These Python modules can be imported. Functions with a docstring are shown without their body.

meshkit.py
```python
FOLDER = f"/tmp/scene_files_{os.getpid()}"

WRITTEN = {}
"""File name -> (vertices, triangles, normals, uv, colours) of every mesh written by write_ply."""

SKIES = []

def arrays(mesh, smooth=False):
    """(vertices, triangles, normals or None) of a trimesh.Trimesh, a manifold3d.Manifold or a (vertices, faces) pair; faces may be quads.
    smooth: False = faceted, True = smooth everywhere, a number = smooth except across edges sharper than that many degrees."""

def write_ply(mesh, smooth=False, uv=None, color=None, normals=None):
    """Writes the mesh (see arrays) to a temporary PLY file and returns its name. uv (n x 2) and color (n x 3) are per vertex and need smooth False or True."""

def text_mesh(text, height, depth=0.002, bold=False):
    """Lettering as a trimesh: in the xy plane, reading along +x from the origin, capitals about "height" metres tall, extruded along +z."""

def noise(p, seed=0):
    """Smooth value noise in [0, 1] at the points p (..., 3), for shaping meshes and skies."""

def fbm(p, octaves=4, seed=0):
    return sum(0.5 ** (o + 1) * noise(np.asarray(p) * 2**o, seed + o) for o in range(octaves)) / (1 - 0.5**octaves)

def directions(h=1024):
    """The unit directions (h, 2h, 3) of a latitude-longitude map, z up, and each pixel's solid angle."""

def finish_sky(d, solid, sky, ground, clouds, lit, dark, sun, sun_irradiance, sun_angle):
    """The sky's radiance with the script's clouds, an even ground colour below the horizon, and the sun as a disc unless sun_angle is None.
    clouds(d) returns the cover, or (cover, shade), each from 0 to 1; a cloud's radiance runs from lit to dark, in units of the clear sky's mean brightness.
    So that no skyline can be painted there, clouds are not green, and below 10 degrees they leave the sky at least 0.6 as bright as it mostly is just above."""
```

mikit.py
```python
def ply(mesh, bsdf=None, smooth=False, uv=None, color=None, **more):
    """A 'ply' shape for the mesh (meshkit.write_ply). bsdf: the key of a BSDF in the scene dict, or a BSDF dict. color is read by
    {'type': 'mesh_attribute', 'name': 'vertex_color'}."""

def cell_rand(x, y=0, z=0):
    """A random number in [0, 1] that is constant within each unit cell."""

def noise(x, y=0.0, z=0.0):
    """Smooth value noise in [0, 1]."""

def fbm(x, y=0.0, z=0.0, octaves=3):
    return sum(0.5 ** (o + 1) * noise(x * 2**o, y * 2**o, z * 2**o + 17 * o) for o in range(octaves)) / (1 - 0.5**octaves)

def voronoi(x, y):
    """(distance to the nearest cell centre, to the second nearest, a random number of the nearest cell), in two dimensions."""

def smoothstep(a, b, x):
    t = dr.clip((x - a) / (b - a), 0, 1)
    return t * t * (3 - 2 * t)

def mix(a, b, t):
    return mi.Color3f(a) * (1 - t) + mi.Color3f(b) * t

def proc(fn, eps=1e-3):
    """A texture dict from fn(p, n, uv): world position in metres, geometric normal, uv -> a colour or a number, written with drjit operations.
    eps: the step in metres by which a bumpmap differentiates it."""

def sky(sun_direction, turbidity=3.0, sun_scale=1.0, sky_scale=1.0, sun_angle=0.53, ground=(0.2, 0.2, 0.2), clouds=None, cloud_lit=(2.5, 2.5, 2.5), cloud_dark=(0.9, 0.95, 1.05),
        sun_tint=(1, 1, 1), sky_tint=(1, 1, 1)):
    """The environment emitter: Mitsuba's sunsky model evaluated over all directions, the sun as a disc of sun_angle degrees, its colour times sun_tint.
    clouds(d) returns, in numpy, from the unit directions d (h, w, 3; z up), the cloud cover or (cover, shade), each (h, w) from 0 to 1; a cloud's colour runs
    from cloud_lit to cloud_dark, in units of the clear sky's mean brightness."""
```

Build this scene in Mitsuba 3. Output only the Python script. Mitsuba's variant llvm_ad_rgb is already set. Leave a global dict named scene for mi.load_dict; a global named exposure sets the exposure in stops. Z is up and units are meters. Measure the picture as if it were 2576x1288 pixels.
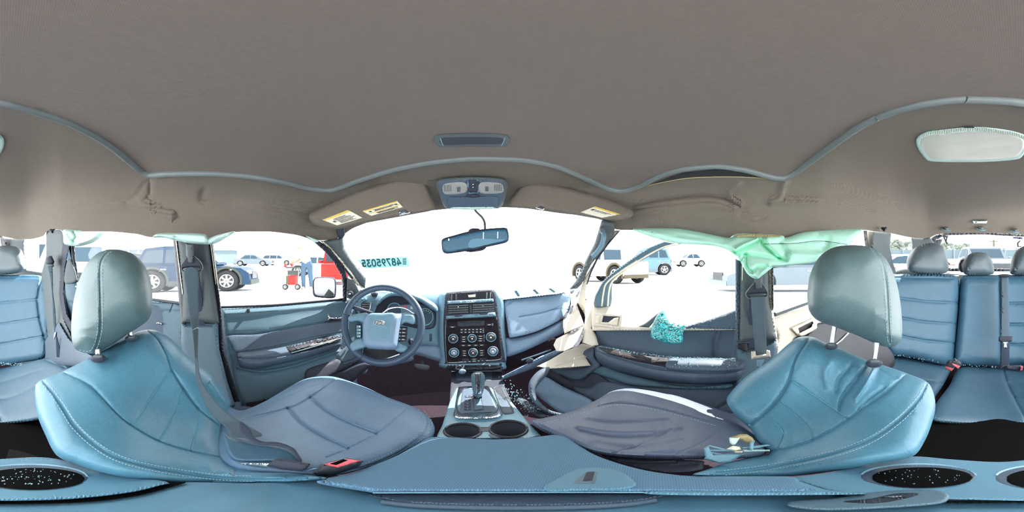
import math, random
import numpy as np, trimesh, shapely
import mitsuba as mi, drjit as dr
import mikit, meshkit
from shapely.geometry import Polygon, LineString
from scipy.spatial import Delaunay
from scipy.interpolate import RBFInterpolator, LinearNDInterpolator

T = mi.ScalarTransform4f
scene, labels = {}, {}
F, EYE = 1288.0, np.array([0.0, 0.0, 1.2])

# ---------------------------------------------------------------- camera, sky, sun, exposure
scene['camera'] = {'type': 'perspective', 'fov': 90.0, 'fov_axis': 'x', 'near_clip': 0.05, 'far_clip': 500.0,
                   'to_world': T().look_at(origin=EYE.tolist(), target=[0, 10, 1.2], up=[0, 0, 1])}
scene['sky'] = {'type': 'constant', 'radiance': {'type': 'rgb', 'value': [1.95, 2.02, 2.06]}}
sun_from = np.array([0.40, 0.55, 0.85]); sun_from /= np.linalg.norm(sun_from)
scene['sun'] = {'type': 'directional', 'direction': (-sun_from).tolist(), 'irradiance': {'type': 'rgb', 'value': [9.0, 8.7, 8.2]}}
exposure = 0.75

# ---------------------------------------------------------------- materials
def lin(c):
    c = np.asarray(c, float) / 255.0
    return np.where(c <= 0.04045, c / 12.92, ((c + 0.055) / 1.055) ** 2.4)

def albedo(c, g=1.0):
    return np.clip(lin(c) * g, 0.002, 0.9)

def mat(name, c, rough=0.5, spec=0.4, g=1.0, metal=0.0, tex=None, bump=None, coat=0.0, sheen=0.0):
    """c: the colour it shows, for some pieces with their light included, 0..255."""
    a = albedo(c, g)
    if tex:
        lo, hi, fn = tex
        ca, cb = [float(x) for x in a * lo], [float(x) for x in a * hi]
        col = mikit.proc(lambda p, n, uv: mikit.mix(ca, cb, fn(p)))
    else:
        col = {'type': 'rgb', 'value': a.tolist()}
    b = {'type': 'principled', 'base_color': col, 'roughness': rough, 'specular': spec, 'metallic': metal}
    if coat: b['clearcoat'] = coat; b['clearcoat_gloss'] = 0.9
    if sheen: b['sheen'] = sheen
    if bump:
        h, fn2 = bump
        b = {'type': 'bumpmap', 'arbitrary': mikit.proc(lambda p, n, uv: fn2(p)), 'scale': h, 'bsdf': b}
    scene[name] = {'type': 'twosided', 'bsdf': b}

grain = lambda p: mikit.fbm(p.x * 160, p.y * 160, p.z * 160, 2)
mottle = lambda p: mikit.fbm(p.x * 9, p.y * 9, p.z * 9, 3)
def weave(p):
    s = dr.sin(p.x * 1250) * dr.sin((p.y + p.z) * 1250)
    return dr.clip(0.5 + 0.42 * s + 0.35 * (mikit.noise(p.x * 90, p.y * 90, p.z * 90) - 0.5), 0, 1)
def knit(p):
    s = dr.sin((p.x + p.y * 0.5) * 780) * dr.sin((p.y - p.x * 0.12) * 620)
    return dr.clip(0.5 + 0.5 * s, 0, 1)
leather = lambda p: dr.clip(0.55 * mikit.fbm(p.x * 14, p.y * 14, p.z * 14, 3) + 0.45 * mikit.noise(p.x * 230, p.y * 230, p.z * 230), 0, 1)
webbing = lambda p: 0.5 + 0.5 * dr.sin(p.x * 900)

G = 1.0
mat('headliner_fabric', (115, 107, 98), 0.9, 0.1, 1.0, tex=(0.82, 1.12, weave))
mat('shade_fabric', (121, 111, 104), 0.9, 0.1, 1.0, tex=(0.80, 1.14, weave))  # lens flare over the cabin centre is taken into this lighter tone
mat('trim_rubber', (108, 116, 116), 0.45, 0.4)
mat('trim_grey', (84, 94, 97), 0.6, 0.3)
mat('trim_blue_grey', (84, 110, 124), 0.55, 0.35, tex=(0.92, 1.06, grain))
mat('leather_teal', (80, 130, 152), 0.42, 0.45, tex=(0.82, 1.14, leather))  # seat leather split into tones per piece, lighting differences kept in them
mat('leather_blue', (66, 104, 126), 0.45, 0.4, tex=(0.86, 1.12, leather))
mat('leather_navy', (60, 92, 112), 0.45, 0.4, tex=(0.86, 1.12, leather))
mat('leather_violet', (92, 122, 150), 0.45, 0.4, tex=(0.84, 1.14, leather))  # lifted for flare haze over the middle of the cabin
mat('leather_slate', (86, 98, 118), 0.5, 0.4, tex=(0.84, 1.14, leather))
mat('leather_grey', (86, 108, 110), 0.42, 0.4, tex=(0.82, 1.14, leather))  # headrest tone carries its lighting against the seat leather
mat('leather_grey_rear', (92, 106, 112), 0.42, 0.4, tex=(0.88, 1.1, leather))
mat('seam_highlight', (112, 176, 190), 0.7, 0.2)  # painted highlight tone for the seams
mat('stitch_thread', (150, 178, 190), 0.8, 0.1)
mat('chrome', (215, 220, 226), 0.16, 0.5, metal=1.0)
mat('steel', (190, 196, 200), 0.3, 0.5, metal=1.0)
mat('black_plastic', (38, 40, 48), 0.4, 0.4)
mat('dark_plastic', (58, 62, 74), 0.65, 0.2)
mat('rim_leather', (62, 80, 100), 0.35, 0.5)
mat('gloss_black', (34, 30, 36), 0.45, 0.2)
mat('dash_plastic', (112, 146, 164), 0.55, 0.3, tex=(0.92, 1.06, grain))
mat('dash_lower', (124, 148, 172), 0.55, 0.3, tex=(0.92, 1.06, grain))
mat('door_vinyl', (76, 103, 117), 0.55, 0.3, tex=(0.92, 1.06, grain))
mat('door_slate', (75, 91, 107), 0.55, 0.3, tex=(0.9, 1.08, grain))
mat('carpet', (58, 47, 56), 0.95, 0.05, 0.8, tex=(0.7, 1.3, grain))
mat('shade_black', (10, 10, 12), 0.95, 0.05, 0.4)  # black that paints shade under the bench and in recesses
mat('belt_webbing', (84, 100, 110), 0.8, 0.15, tex=(0.88, 1.08, webbing))
mat('belt_dark', (62, 72, 88), 0.8, 0.15, tex=(0.88, 1.08, webbing))
mat('airbag_white', (196, 224, 216), 0.8, 0.1)
mat('airbag_green', (186, 238, 216), 0.8, 0.1)
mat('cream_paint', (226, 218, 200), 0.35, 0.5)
mat('cream_panel', (214, 206, 192), 0.6, 0.3)  # pale tone with sunlight worked in, for panels the sun reaches
mat('red_plastic', (222, 100, 108), 0.35, 0.4)
mat('console_knit', (98, 134, 160), 0.8, 0.15, tex=(0.68, 1.2, knit))  # flare haze is mixed into this brighter tone
mat('console_blue', (94, 138, 160), 0.6, 0.3, tex=(0.9, 1.08, mottle))
mat('worn_silver', (128, 172, 190), 0.4, 0.4, tex=(0.6, 1.1, mottle))
mat('asphalt', (200, 204, 208), 0.9, 0.1, tex=(0.85, 1.1, mottle))
mat('sticker_white', (232, 228, 208), 0.6, 0.2)
mat('sticker_yellow', (226, 190, 84), 0.6, 0.2)
mat('ink', (92, 96, 92), 0.8, 0.1)
mat('foam_yellow', (158, 146, 108), 0.9, 0.1)
mat('map_lens', (150, 150, 148), 0.4, 0.4)
mat('lamp_lens', (214, 214, 196), 0.35, 0.4, tex=(0.85, 1.05, mottle))
scene['glass'] = {'type': 'thindielectric', 'int_ior': 1.15}

# ---------------------------------------------------------------- helpers
def W(u, v, y):
    u, v, y = np.broadcast_arrays(np.asarray(u, float), np.asarray(v, float), np.asarray(y, float))
    return EYE + np.stack([(u - 1288) * y / F, y, (644 - v) * y / F], -1)

def key_for(parent, name):
    k = f'{parent}__{name}' if parent else name
    n, out = 0, k
    while out in scene or out in labels or any(s.startswith(out + '__') for s in (scene if not parent else ())):
        n += 1
        out = f'{k}_{n:03d}'
    return out

def add(parent, name, mesh, material, smooth=38, label=None, kind=None):
    k = key_for(parent, name)
    scene[k] = mikit.ply(mesh, material, smooth=smooth)
    d = {}
    if label: d['label'] = label
    if kind: d['kind'] = kind
    if d: labels[k] = d
    return k

def thing(name, label, cat, group=None):
    k = key_for(None, name)
    labels[k] = {'label': label, 'category': cat}
    if group: labels[k]['group'] = group
    return k

def struct(name, label=None):
    labels[name] = {'kind': 'structure'}
    if label: labels[name]['label'] = label
    return name

def D(*pts):
    """A smooth depth field through (u, v, depth) points; fewer than three: their mean."""
    a = np.array(pts, float)
    if len(a) < 3:
        m = float(a[:, 2].mean()); return lambda u, v: np.full(np.broadcast(u, v).shape, m)
    if len(a) == 3:
        c = np.linalg.solve(np.c_[a[:, :2], np.ones(3)], a[:, 2])
        return lambda u, v: c[0] * np.asarray(u, float) + c[1] * np.asarray(v, float) + c[2]
    r = RBFInterpolator(a[:, :2] / 300.0, a[:, 2], kernel='thin_plate_spline', smoothing=1e-4)
    def f(u, v):
        u, v = np.broadcast_arrays(np.asarray(u, float), np.asarray(v, float))
        return r(np.c_[u.ravel(), v.ravel()] / 300.0).reshape(u.shape)
    return f

def plane_z(z, lo=0.3, hi=8.0):
    """Depth of the level plane at height z above the eye."""
    return lambda u, v: np.clip(z * F / np.where(np.abs(644 - np.asarray(v, float)) < 1, 1, 644 - np.asarray(v, float)), lo, hi) + 0 * np.asarray(u, float)

def dep(y):
    return y if callable(y) else (lambda u, v, y=float(y): np.full(np.broadcast(u, v).shape, y))

def cr(p, per=10):
    p = np.asarray(p, float)
    if len(p) < 3: return p
    q = np.vstack([2 * p[0] - p[1], p, 2 * p[-1] - p[-2]])
    t = np.linspace(0, 1, per, endpoint=False)[:, None]
    out = []
    for i in range(1, len(q) - 2):
        a, b, c, d = q[i - 1], q[i], q[i + 1], q[i + 2]
        out.append(0.5 * (2 * b + (c - a) * t + (2 * a - 5 * b + 4 * c - d) * t ** 2 + (3 * b - a - 3 * c + d) * t ** 3))
    return np.vstack(out + [p[-1:]])

def resample(p, step):
    p = np.asarray(p, float)
    s = np.r_[0, np.cumsum(np.linalg.norm(np.diff(p[:, :2], axis=0), axis=1))]
    n = max(1, int(round(s[-1] / step)))
    x = np.linspace(0, s[-1], n + 1)
    return np.stack([np.interp(x, s, p[:, k]) for k in range(p.shape[1])], 1)

def outline(poly, step, sm):
    """Closed outline: smooth through its points, sharp at points given as (u, v, 1)."""
    p = [tuple(q) for q in poly]
    xy = np.array([q[:2] for q in p], float)
    corners = list(range(len(p))) if not sm else [i for i, q in enumerate(p) if len(q) > 2 and q[2]]
    if not corners:
        w = np.vstack([xy[-2:], xy, xy[:3]])
        c = cr(w, 8)[16:16 + 8 * len(xy) + 1]
        return resample(c, step)[:-1]
    out = []
    for a, b in zip(corners, corners[1:] + [corners[0] + len(p)]):
        seg = xy[[i % len(p) for i in range(a, b + 1)]]
        out.append(resample(cr(seg, 8), step)[:-1])
    return np.vstack(out)

def tri_inside(pts, poly):
    tri = Delaunay(pts).simplices
    c = pts[tri].mean(1)
    area = np.abs(np.cross(pts[tri[:, 1]] - pts[tri[:, 0]], pts[tri[:, 2]] - pts[tri[:, 0]]))
    tri = tri[shapely.contains_xy(poly, c[:, 0], c[:, 1]) & (area > 1e-7)]
    e = np.cross(pts[tri[:, 1]] - pts[tri[:, 0]], pts[tri[:, 2]] - pts[tri[:, 0]])
    tri[e < 0] = tri[e < 0][:, ::-1]
    return tri

def relief_mesh(poly, y, bulge=0.02, R=10, back=0.03, step=7, sm=1, creases=(), extra=None, fine=True, holes=(), power=1.0):
    """A solid seen from its front: outline in the picture's angles, its own depth, rounded front, flat back `back` metres behind its rim."""
    y = dep(y)
    rim = outline(poly, step, sm)
    pg = Polygon(rim, [outline(h, step, sm) for h in holes])
    if not pg.is_valid: pg = pg.buffer(0)
    if pg.geom_type != 'Polygon': pg = max(pg.geoms, key=lambda g: g.area)
    rings = [np.array(pg.exterior.coords)[:-1]] + [np.array(i.coords)[:-1] for i in pg.interiors]
    nb = sum(map(len, rings))
    pts = list(rings)
    cl = [(LineString(cr(c, 8)) if len(c) > 2 else LineString(c), w, d) for c, w, d in creases]
    for fr in ((0.06, 0.2, 0.45, 0.8) if fine else (1.0,)):
        q = pg.buffer(-max(fr * R, 0.05))
        for g in getattr(q, 'geoms', [q]):
            if g.is_empty: continue
            for ring in [g.exterior, *g.interiors]:
                c = np.array(ring.coords)
                if len(c) > 3: pts.append(resample(c, step * (1.0 if fr < 0.7 else 1.2))[:-1])
    if fine:
        x0, y0, x1, y1 = pg.bounds
        gx, gy = np.meshgrid(np.arange(x0, x1, step), np.arange(y0, y1, step * 0.87))
        gx[1::2] += step / 2
        g = np.c_[gx.ravel(), gy.ravel()]
        inner = pg.buffer(-R * 1.02)
        if not inner.is_empty:
            keep = shapely.contains_xy(inner, g[:, 0], g[:, 1])
            for ln, w, d in cl: keep &= shapely.distance(shapely.points(g), ln) > w * 1.2
            pts.append(g[keep])
        small = pg.buffer(-0.8)
        for ln, w, d in cl:
            for off in (0, -w * 0.55, w * 0.55, -w * 1.1, w * 1.1):
                l2 = ln if off == 0 else ln.offset_curve(off)
                for part in getattr(l2, 'geoms', [l2]):
                    if part.is_empty or part.length < 1: continue
                    c = resample(np.array(part.coords), max(2.0, step * 0.6))
                    c = c[shapely.contains_xy(small, c[:, 0], c[:, 1])]
                    if len(c): pts.append(c)
    P = np.vstack(pts)
    _, idx = np.unique(np.round(P, 1), axis=0, return_index=True)
    P = P[np.unique(np.r_[np.arange(nb), np.sort(idx)])]
    tri = tri_inside(P, pg)
    d = shapely.distance(shapely.points(P), pg.boundary)
    d[:nb] = 0
    t = np.clip(d / R, 0, 1)
    yr = y(P[:, 0], P[:, 1])
    yf = yr - bulge * np.sqrt(np.maximum(1 - (1 - t) ** 2, 0)) ** power
    for ln, w, dd in cl:
        yf = yf + dd * np.exp(-(shapely.distance(shapely.points(P), ln) / w) ** 2) * np.clip(d / 3, 0, 1)
    if extra is not None:
        yf = yf + extra(P[:, 0], P[:, 1]) * np.clip(d / max(R, 1), 0, 1)
    front = W(P[:, 0], P[:, 1], yf)
    B = P[:nb]
    bt = tri_inside(B, pg)
    rear = W(B[:, 0], B[:, 1], yr[:nb] + back)
    n = len(P)
    faces = [tri[:, ::-1], bt + n]
    a = 0
    for r in rings:
        i = np.arange(len(r)); j = (i + 1) % len(r)
        i, j = i + a, j + a
        ccw = Polygon(r).exterior.is_ccw
        s = np.vstack([np.c_[i, j, j + n], np.c_[i, j + n, i + n]])
        faces.append(s if ccw else s[:, ::-1])
        a += len(r)
    m = trimesh.Trimesh(np.vstack([front, rear]), np.vstack(faces), process=False)
    m.remove_unreferenced_vertices()
    if m.is_watertight and m.volume < 0: m.invert()
    f = LinearNDInterpolator(P, yf)
    def surf(u, v):
        s = f(u, v)
        return np.where(np.isnan(s), y(u, v), s)
    return m, surf

def relief(parent, name, poly, y, material, label=None, kind=None, smooth=38, **k):
    m, surf = relief_mesh(poly, y, **k)
    add(parent, name, m, material, smooth, label, kind)
    return surf

def plate(parent, name, poly, y, material, th=0.008, ch=1.2, label=None, kind=None, sm=0, step=8, back=0.004, holes=(), smooth=30):
    """A thin flat piece with a bevelled front edge, standing th metres proud of depth y."""
    y = dep(y)
    return relief(parent, name, poly, lambda u, v: y(u, v), material, label, kind, smooth, bulge=th, R=ch, back=back, step=step, sm=sm, fine=False, holes=holes)

def ell(cu, cv, ru, rv, n=24, rot=0):
    a = np.arange(n) * 2 * np.pi / n
    x, z = ru * np.cos(a), rv * np.sin(a)
    c, s = math.cos(math.radians(rot)), math.sin(math.radians(rot))
    return [(cu + c * p - s * q, cv + s * p + c * q) for p, q in zip(x, z)]

def rect(u0, v0, u1, v1):
    return [(u0, v0), (u1, v0), (u1, v1), (u0, v1)]

def rrect(u0, v0, u1, v1, r):
    o = []
    for cx, cy, a0 in ((u1 - r, v0 + r, -90), (u1 - r, v1 - r, 0), (u0 + r, v1 - r, 90), (u0 + r, v0 + r, 180)):
        for a in (0, 30, 60, 90):
            o.append((cx + r * math.cos(math.radians(a0 + a)), cy + r * math.sin(math.radians(a0 + a))))
    return o

def sweep(P, r, sides=10, flat=1.0, closed=False, normal=None):
    """A tube along the 3-D points P; r a number or one per point; flat squeezes it along the view."""
    P = np.asarray(P, float); n = len(P)
    t = (np.roll(P, -1, 0) - np.roll(P, 1, 0)) if closed else np.gradient(P, axis=0)
    t /= np.linalg.norm(t, axis=1, keepdims=True) + 1e-12
    b = np.tile(np.array([0, 1.0, 0]) if normal is None else np.asarray(normal, float), (n, 1))
    b = b - t * (b * t).sum(1, keepdims=True); b /= np.linalg.norm(b, axis=1, keepdims=True) + 1e-9
    a = np.cross(t, b)
    r = np.broadcast_to(np.asarray(r, float), (n,))
    ang = np.arange(sides) * 2 * np.pi / sides
    V = P[:, None] + r[:, None, None] * (np.cos(ang)[None, :, None] * a[:, None] + flat * np.sin(ang)[None, :, None] * b[:, None])
    V = V.reshape(-1, 3)
    f = []
    for i in range(n if closed else n - 1):
        i2 = (i + 1) % n
        for k in range(sides):
            k2 = (k + 1) % sides
            f += [[i * sides + k, i * sides + k2, i2 * sides + k2], [i * sides + k, i2 * sides + k2, i2 * sides + k]]
    if not closed:
        c0, c1 = len(V), len(V) + 1
        V = np.vstack([V, P[:1], P[-1:]])
        for k in range(sides):
            k2 = (k + 1) % sides
            f += [[c0, k2, k], [c1, (n - 1) * sides + k, (n - 1) * sides + k2]]
    m = trimesh.Trimesh(V, np.array(f), process=False)
    if m.is_watertight and m.volume < 0: m.invert()
    return m

def tube(parent, name, pts, r, material, label=None, y=None, step=8, sides=10, flat=1.0, closed=False, sm=1, kind=None):
    """pts (u, v, depth), or (u, v) with a depth field y. r in metres."""
    p = np.array([q[:2] for q in pts], float)
    yy = dep(y)(p[:, 0], p[:, 1]) if y is not None else np.array([q[2] for q in pts], float)
    q = np.c_[p, yy]
    if closed: q = np.vstack([q, q[:1]])
    c = cr(q, 8) if sm and len(q) > 2 else q
    c = resample(c, step)
    if y is not None: c[:, 2] = dep(y)(c[:, 0], c[:, 1])
    if closed: c = c[:-1]
    return add(parent, name, sweep(W(c[:, 0], c[:, 1], c[:, 2]), r, sides, flat, closed), material, 50, label, kind)

def stitches(parent, lines, surf, material='stitch_thread', dash=5.0, gap=3.6, r=0.0011, lift=0.0015):
    ms = []
    for ln in lines:
        c = cr(np.asarray(ln, float), 8)
        s = np.r_[0, np.cumsum(np.linalg.norm(np.diff(c, axis=0), axis=1))]
        x = np.arange(1, s[-1] - dash, dash + gap)
        a = np.stack([np.interp(x, s, c[:, k]) for k in (0, 1)], 1)
        b = np.stack([np.interp(x + dash, s, c[:, k]) for k in (0, 1)], 1)
        ya, yb = surf(a[:, 0], a[:, 1]) - lift, surf(b[:, 0], b[:, 1]) - lift
        for p, q in zip(W(a[:, 0], a[:, 1], ya), W(b[:, 0], b[:, 1], yb)):
            ms.append(sweep([p, q], r, 4))
    return add(parent, 'stitching', trimesh.util.concatenate(ms), material, False, 'pale dashed stitching along the seam', 'stuff')

def lettering(parent, name, text, o, ex, ey, y, material, lift=0.002, th=0.001, bold=True, label=None):
    """Text whose baseline starts at pixel o; ex, ey: pixels per unit capital height along and up."""
    m = meshkit.text_mesh(text, 1.0, 1.0, bold)
    v = np.array(m.vertices)
    u = o[0] + ex[0] * v[:, 0] + ey[0] * v[:, 1]
    w = o[1] + ex[1] * v[:, 0] + ey[1] * v[:, 1]
    m = trimesh.Trimesh(W(u, w, dep(y)(u, w) - lift - th * v[:, 2]), m.faces, process=False)
    return add(parent, name, m, material, False, label)
# ---------------------------------------------------------------- the car's shell
def table(pts):
    a = np.array(pts, float)
    from scipy.interpolate import PchipInterpolator
    f = PchipInterpolator(a[:, 0], a[:, 1], extrapolate=True)
    return lambda u: f(np.clip(np.asarray(u, float), a[0, 0], a[-1, 0]))

header = table([(-260, 592), (-36, 590), (-12, 592), (20, 597), (45, 602), (62, 602), (112, 592), (119, 579), (150, 577), (160, 583), (255, 582), (340, 588), (385, 597), (397, 589), (505, 589), (525, 598), (560, 590), (600, 583),
                (660, 582), (740, 590), (800, 604), (835, 604), (858, 594), (890, 573), (1000, 541), (1090, 529), (1200, 521), (1290, 522), (1400, 535), (1512, 553), (1540, 574), (1560, 578), (1701, 578), (1765, 588), (1830, 601), (1850, 590),
                (1890, 589), (1966, 594), (1976, 600), (2023, 586), (2103, 580), (2171, 578), (2200, 582), (2236, 586), (2292, 597), (2335, 600), (2350, 592), (2385, 586), (2470, 586), (2576, 590), (2610, 596), (2850, 596)])
ring = table([(-260, 262), (-120, 249), (-60, 250), (0, 257), (85, 279), (171, 308), (239, 342), (290, 376), (335, 413), (357, 431), (379, 440), (427, 437), (512, 436), (615, 442), (717, 459), (786, 475), (827, 479), (860, 470), (903, 454), (1010, 422), (1117, 404), (1206, 398),
              (1296, 400), (1385, 414), (1474, 449), (1530, 474), (1560, 480), (1599, 472), (1660, 443), (1721, 425), (1801, 418), (1862, 425), (1922, 440), (1950, 447), (1968, 448), (1990, 440), (2043, 402), (2103, 358), (2183, 306), (2264, 275), (2344, 257), (2423, 249), (2505, 251), (2576, 257), (2661, 279), (2850, 340)])
reach = table([(-260, 4.6), (-100, 4.8), (0, 4.5), (62, 4.3), (117, 3.5), (160, 3.0), (300, 2.6), (480, 2.45), (650, 2.5), (860, 2.75), (1000, 2.8), (1290, 2.8), (1530, 2.75), (1700, 2.55), (1900, 2.45), (2050, 2.55), (2200, 3.2), (2290, 4.2), (2340, 4.7), (2576, 4.9), (2850, 4.6)])
ROOF = 0.45
def ceil_y(u, v):
    u, v = np.broadcast_arrays(np.asarray(u, float), np.asarray(v, float))
    flat = ROOF * F / np.maximum(644 - v, 8)
    return (flat ** -5 + reach(u) ** -5) ** (-1 / 5)

def sheet(us, v0, v1, rows, y, extra=None, thick=0.02, back_rows=None):
    """A shell between two curves v0(u) (lower) and v1(u) (upper)."""
    s = np.linspace(0, 1, rows)
    U, S = np.meshgrid(us, s)
    V = v0(us)[None] * (1 - S) + v1(us)[None] * S
    Y = y(U, V)
    if extra is not None: Y = Y + extra(U, V)
    P = W(U, V, Y)
    if back_rows is not None:
        top = P[-1]
        add_ = []
        for k, yy in enumerate(back_rows):
            q = top.copy(); q[:, 1] = yy; q[:, 0] = (us - 1288) / F * (1.3 + 0.9 * min(k, 2)); q[:, 2] = EYE[2] + ROOF
            add_.append(q)
        P = np.concatenate([P, np.array(add_)])
    n, m = P.shape[:2]
    i = np.arange(n * m).reshape(n, m)
    f = np.concatenate([np.stack([i[:-1, :-1], i[:-1, 1:], i[1:, 1:]], -1).reshape(-1, 3), np.stack([i[:-1, :-1], i[1:, 1:], i[1:, :-1]], -1).reshape(-1, 3)])
    Q = P.copy(); Q[..., 2] += thick
    V_ = np.vstack([P.reshape(-1, 3), Q.reshape(-1, 3)])
    b = np.concatenate([i[0], i[1:, -1], i[-1, -2::-1], i[-2:0:-1, 0]])
    c = np.roll(b, -1)
    k = n * m
    F_ = np.vstack([f, f[:, ::-1] + k, np.c_[b, b + k, c + k], np.c_[b, c + k, c]])
    return trimesh.Trimesh(V_, F_, process=False)

def crease_field(lines):
    ls = [(LineString(cr(c, 8)) if len(c) > 2 else LineString(c), w, d) for c, w, d in lines]
    def f(u, v):
        p = shapely.points(np.c_[np.ravel(u), np.ravel(v)]); o = np.zeros(len(p))
        for l, w, d in ls: o += d * np.exp(-(shapely.distance(p, l) / w) ** 2)
        return o.reshape(np.shape(u))
    return f

struct('ceiling', 'grey fabric headliner over the whole cabin')
us = np.linspace(-200, 2776, 300)
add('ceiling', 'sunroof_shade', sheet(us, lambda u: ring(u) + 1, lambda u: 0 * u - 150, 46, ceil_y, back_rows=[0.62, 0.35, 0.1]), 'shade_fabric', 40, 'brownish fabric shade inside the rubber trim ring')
wr_left = crease_field([([(370, 455), (357, 472), (345, 490), (330, 500)], 3, 0.012), ([(380, 452), (378, 480), (372, 500), (385, 512)], 4, 0.018), ([(120, 550), (180, 530), (240, 516), (310, 508), (322, 518), (400, 530), (438, 534), (446, 548), (440, 556)], 4, 0.016),
                        ([(130, 556), (240, 526), (330, 522), (430, 545)], 10, -0.02), ([(350, 500), (365, 515), (400, 522)], 7, -0.018), ([(510, 480), (508, 500), (518, 510)], 7, 0.02), ([(600, 515), (700, 540), (790, 560)], 10, -0.015)])
wr_right = crease_field([([(1600, 522), (1680, 505), (1760, 497), (1800, 500), (1840, 512), (1870, 528)], 6, 0.025), ([(1600, 530), (1700, 520), (1800, 516), (1850, 530)], 12, -0.03), ([(1860, 465), (1835, 485), (1840, 500), (1862, 515), (1865, 524)], 6, -0.03), ([(1976, 460), (1968, 480), (1960, 500), (1940, 510)], 7, -0.03),
                         ([(1870, 546), (1895, 560), (1925, 552)], 6, 0.015), ([(1975, 497), (2050, 500), (2120, 512), (2180, 528), (2240, 542)], 6, 0.025), ([(1975, 506), (2080, 512), (2200, 540)], 10, -0.02), ([(1600, 560), (1700, 540), (1820, 545), (1900, 560)], 14, -0.02)])
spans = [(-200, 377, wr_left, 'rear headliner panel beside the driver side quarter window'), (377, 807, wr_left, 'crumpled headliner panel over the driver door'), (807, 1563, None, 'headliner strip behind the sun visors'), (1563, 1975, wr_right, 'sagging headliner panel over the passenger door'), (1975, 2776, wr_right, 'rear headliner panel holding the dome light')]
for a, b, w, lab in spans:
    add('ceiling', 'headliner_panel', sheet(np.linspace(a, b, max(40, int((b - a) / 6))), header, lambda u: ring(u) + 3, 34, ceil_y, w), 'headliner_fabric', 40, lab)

def ring_tube(name, u0, u1, label):
    struct(name, label)
    u = np.linspace(u0, u1, int((u1 - u0) / 9))
    v = ring(u)
    y = ceil_y(u, v) - 0.012
    rpx = np.interp(u, [0, 350, 830, 1200, 1560, 1970, 2150, 2576], [11, 9, 7, 8, 7, 8, 11, 12])
    scene[name] = mikit.ply(sweep(W(u, v, y), rpx * y / F, 12), 'trim_rubber', smooth=50)
ring_tube('trim_1', -190, 2421.5, 'grey rubber trim ring around the sunroof opening')
ring_tube('trim_2', 2425, 2760, 'end of the grey rubber trim ring past its gap')
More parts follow.
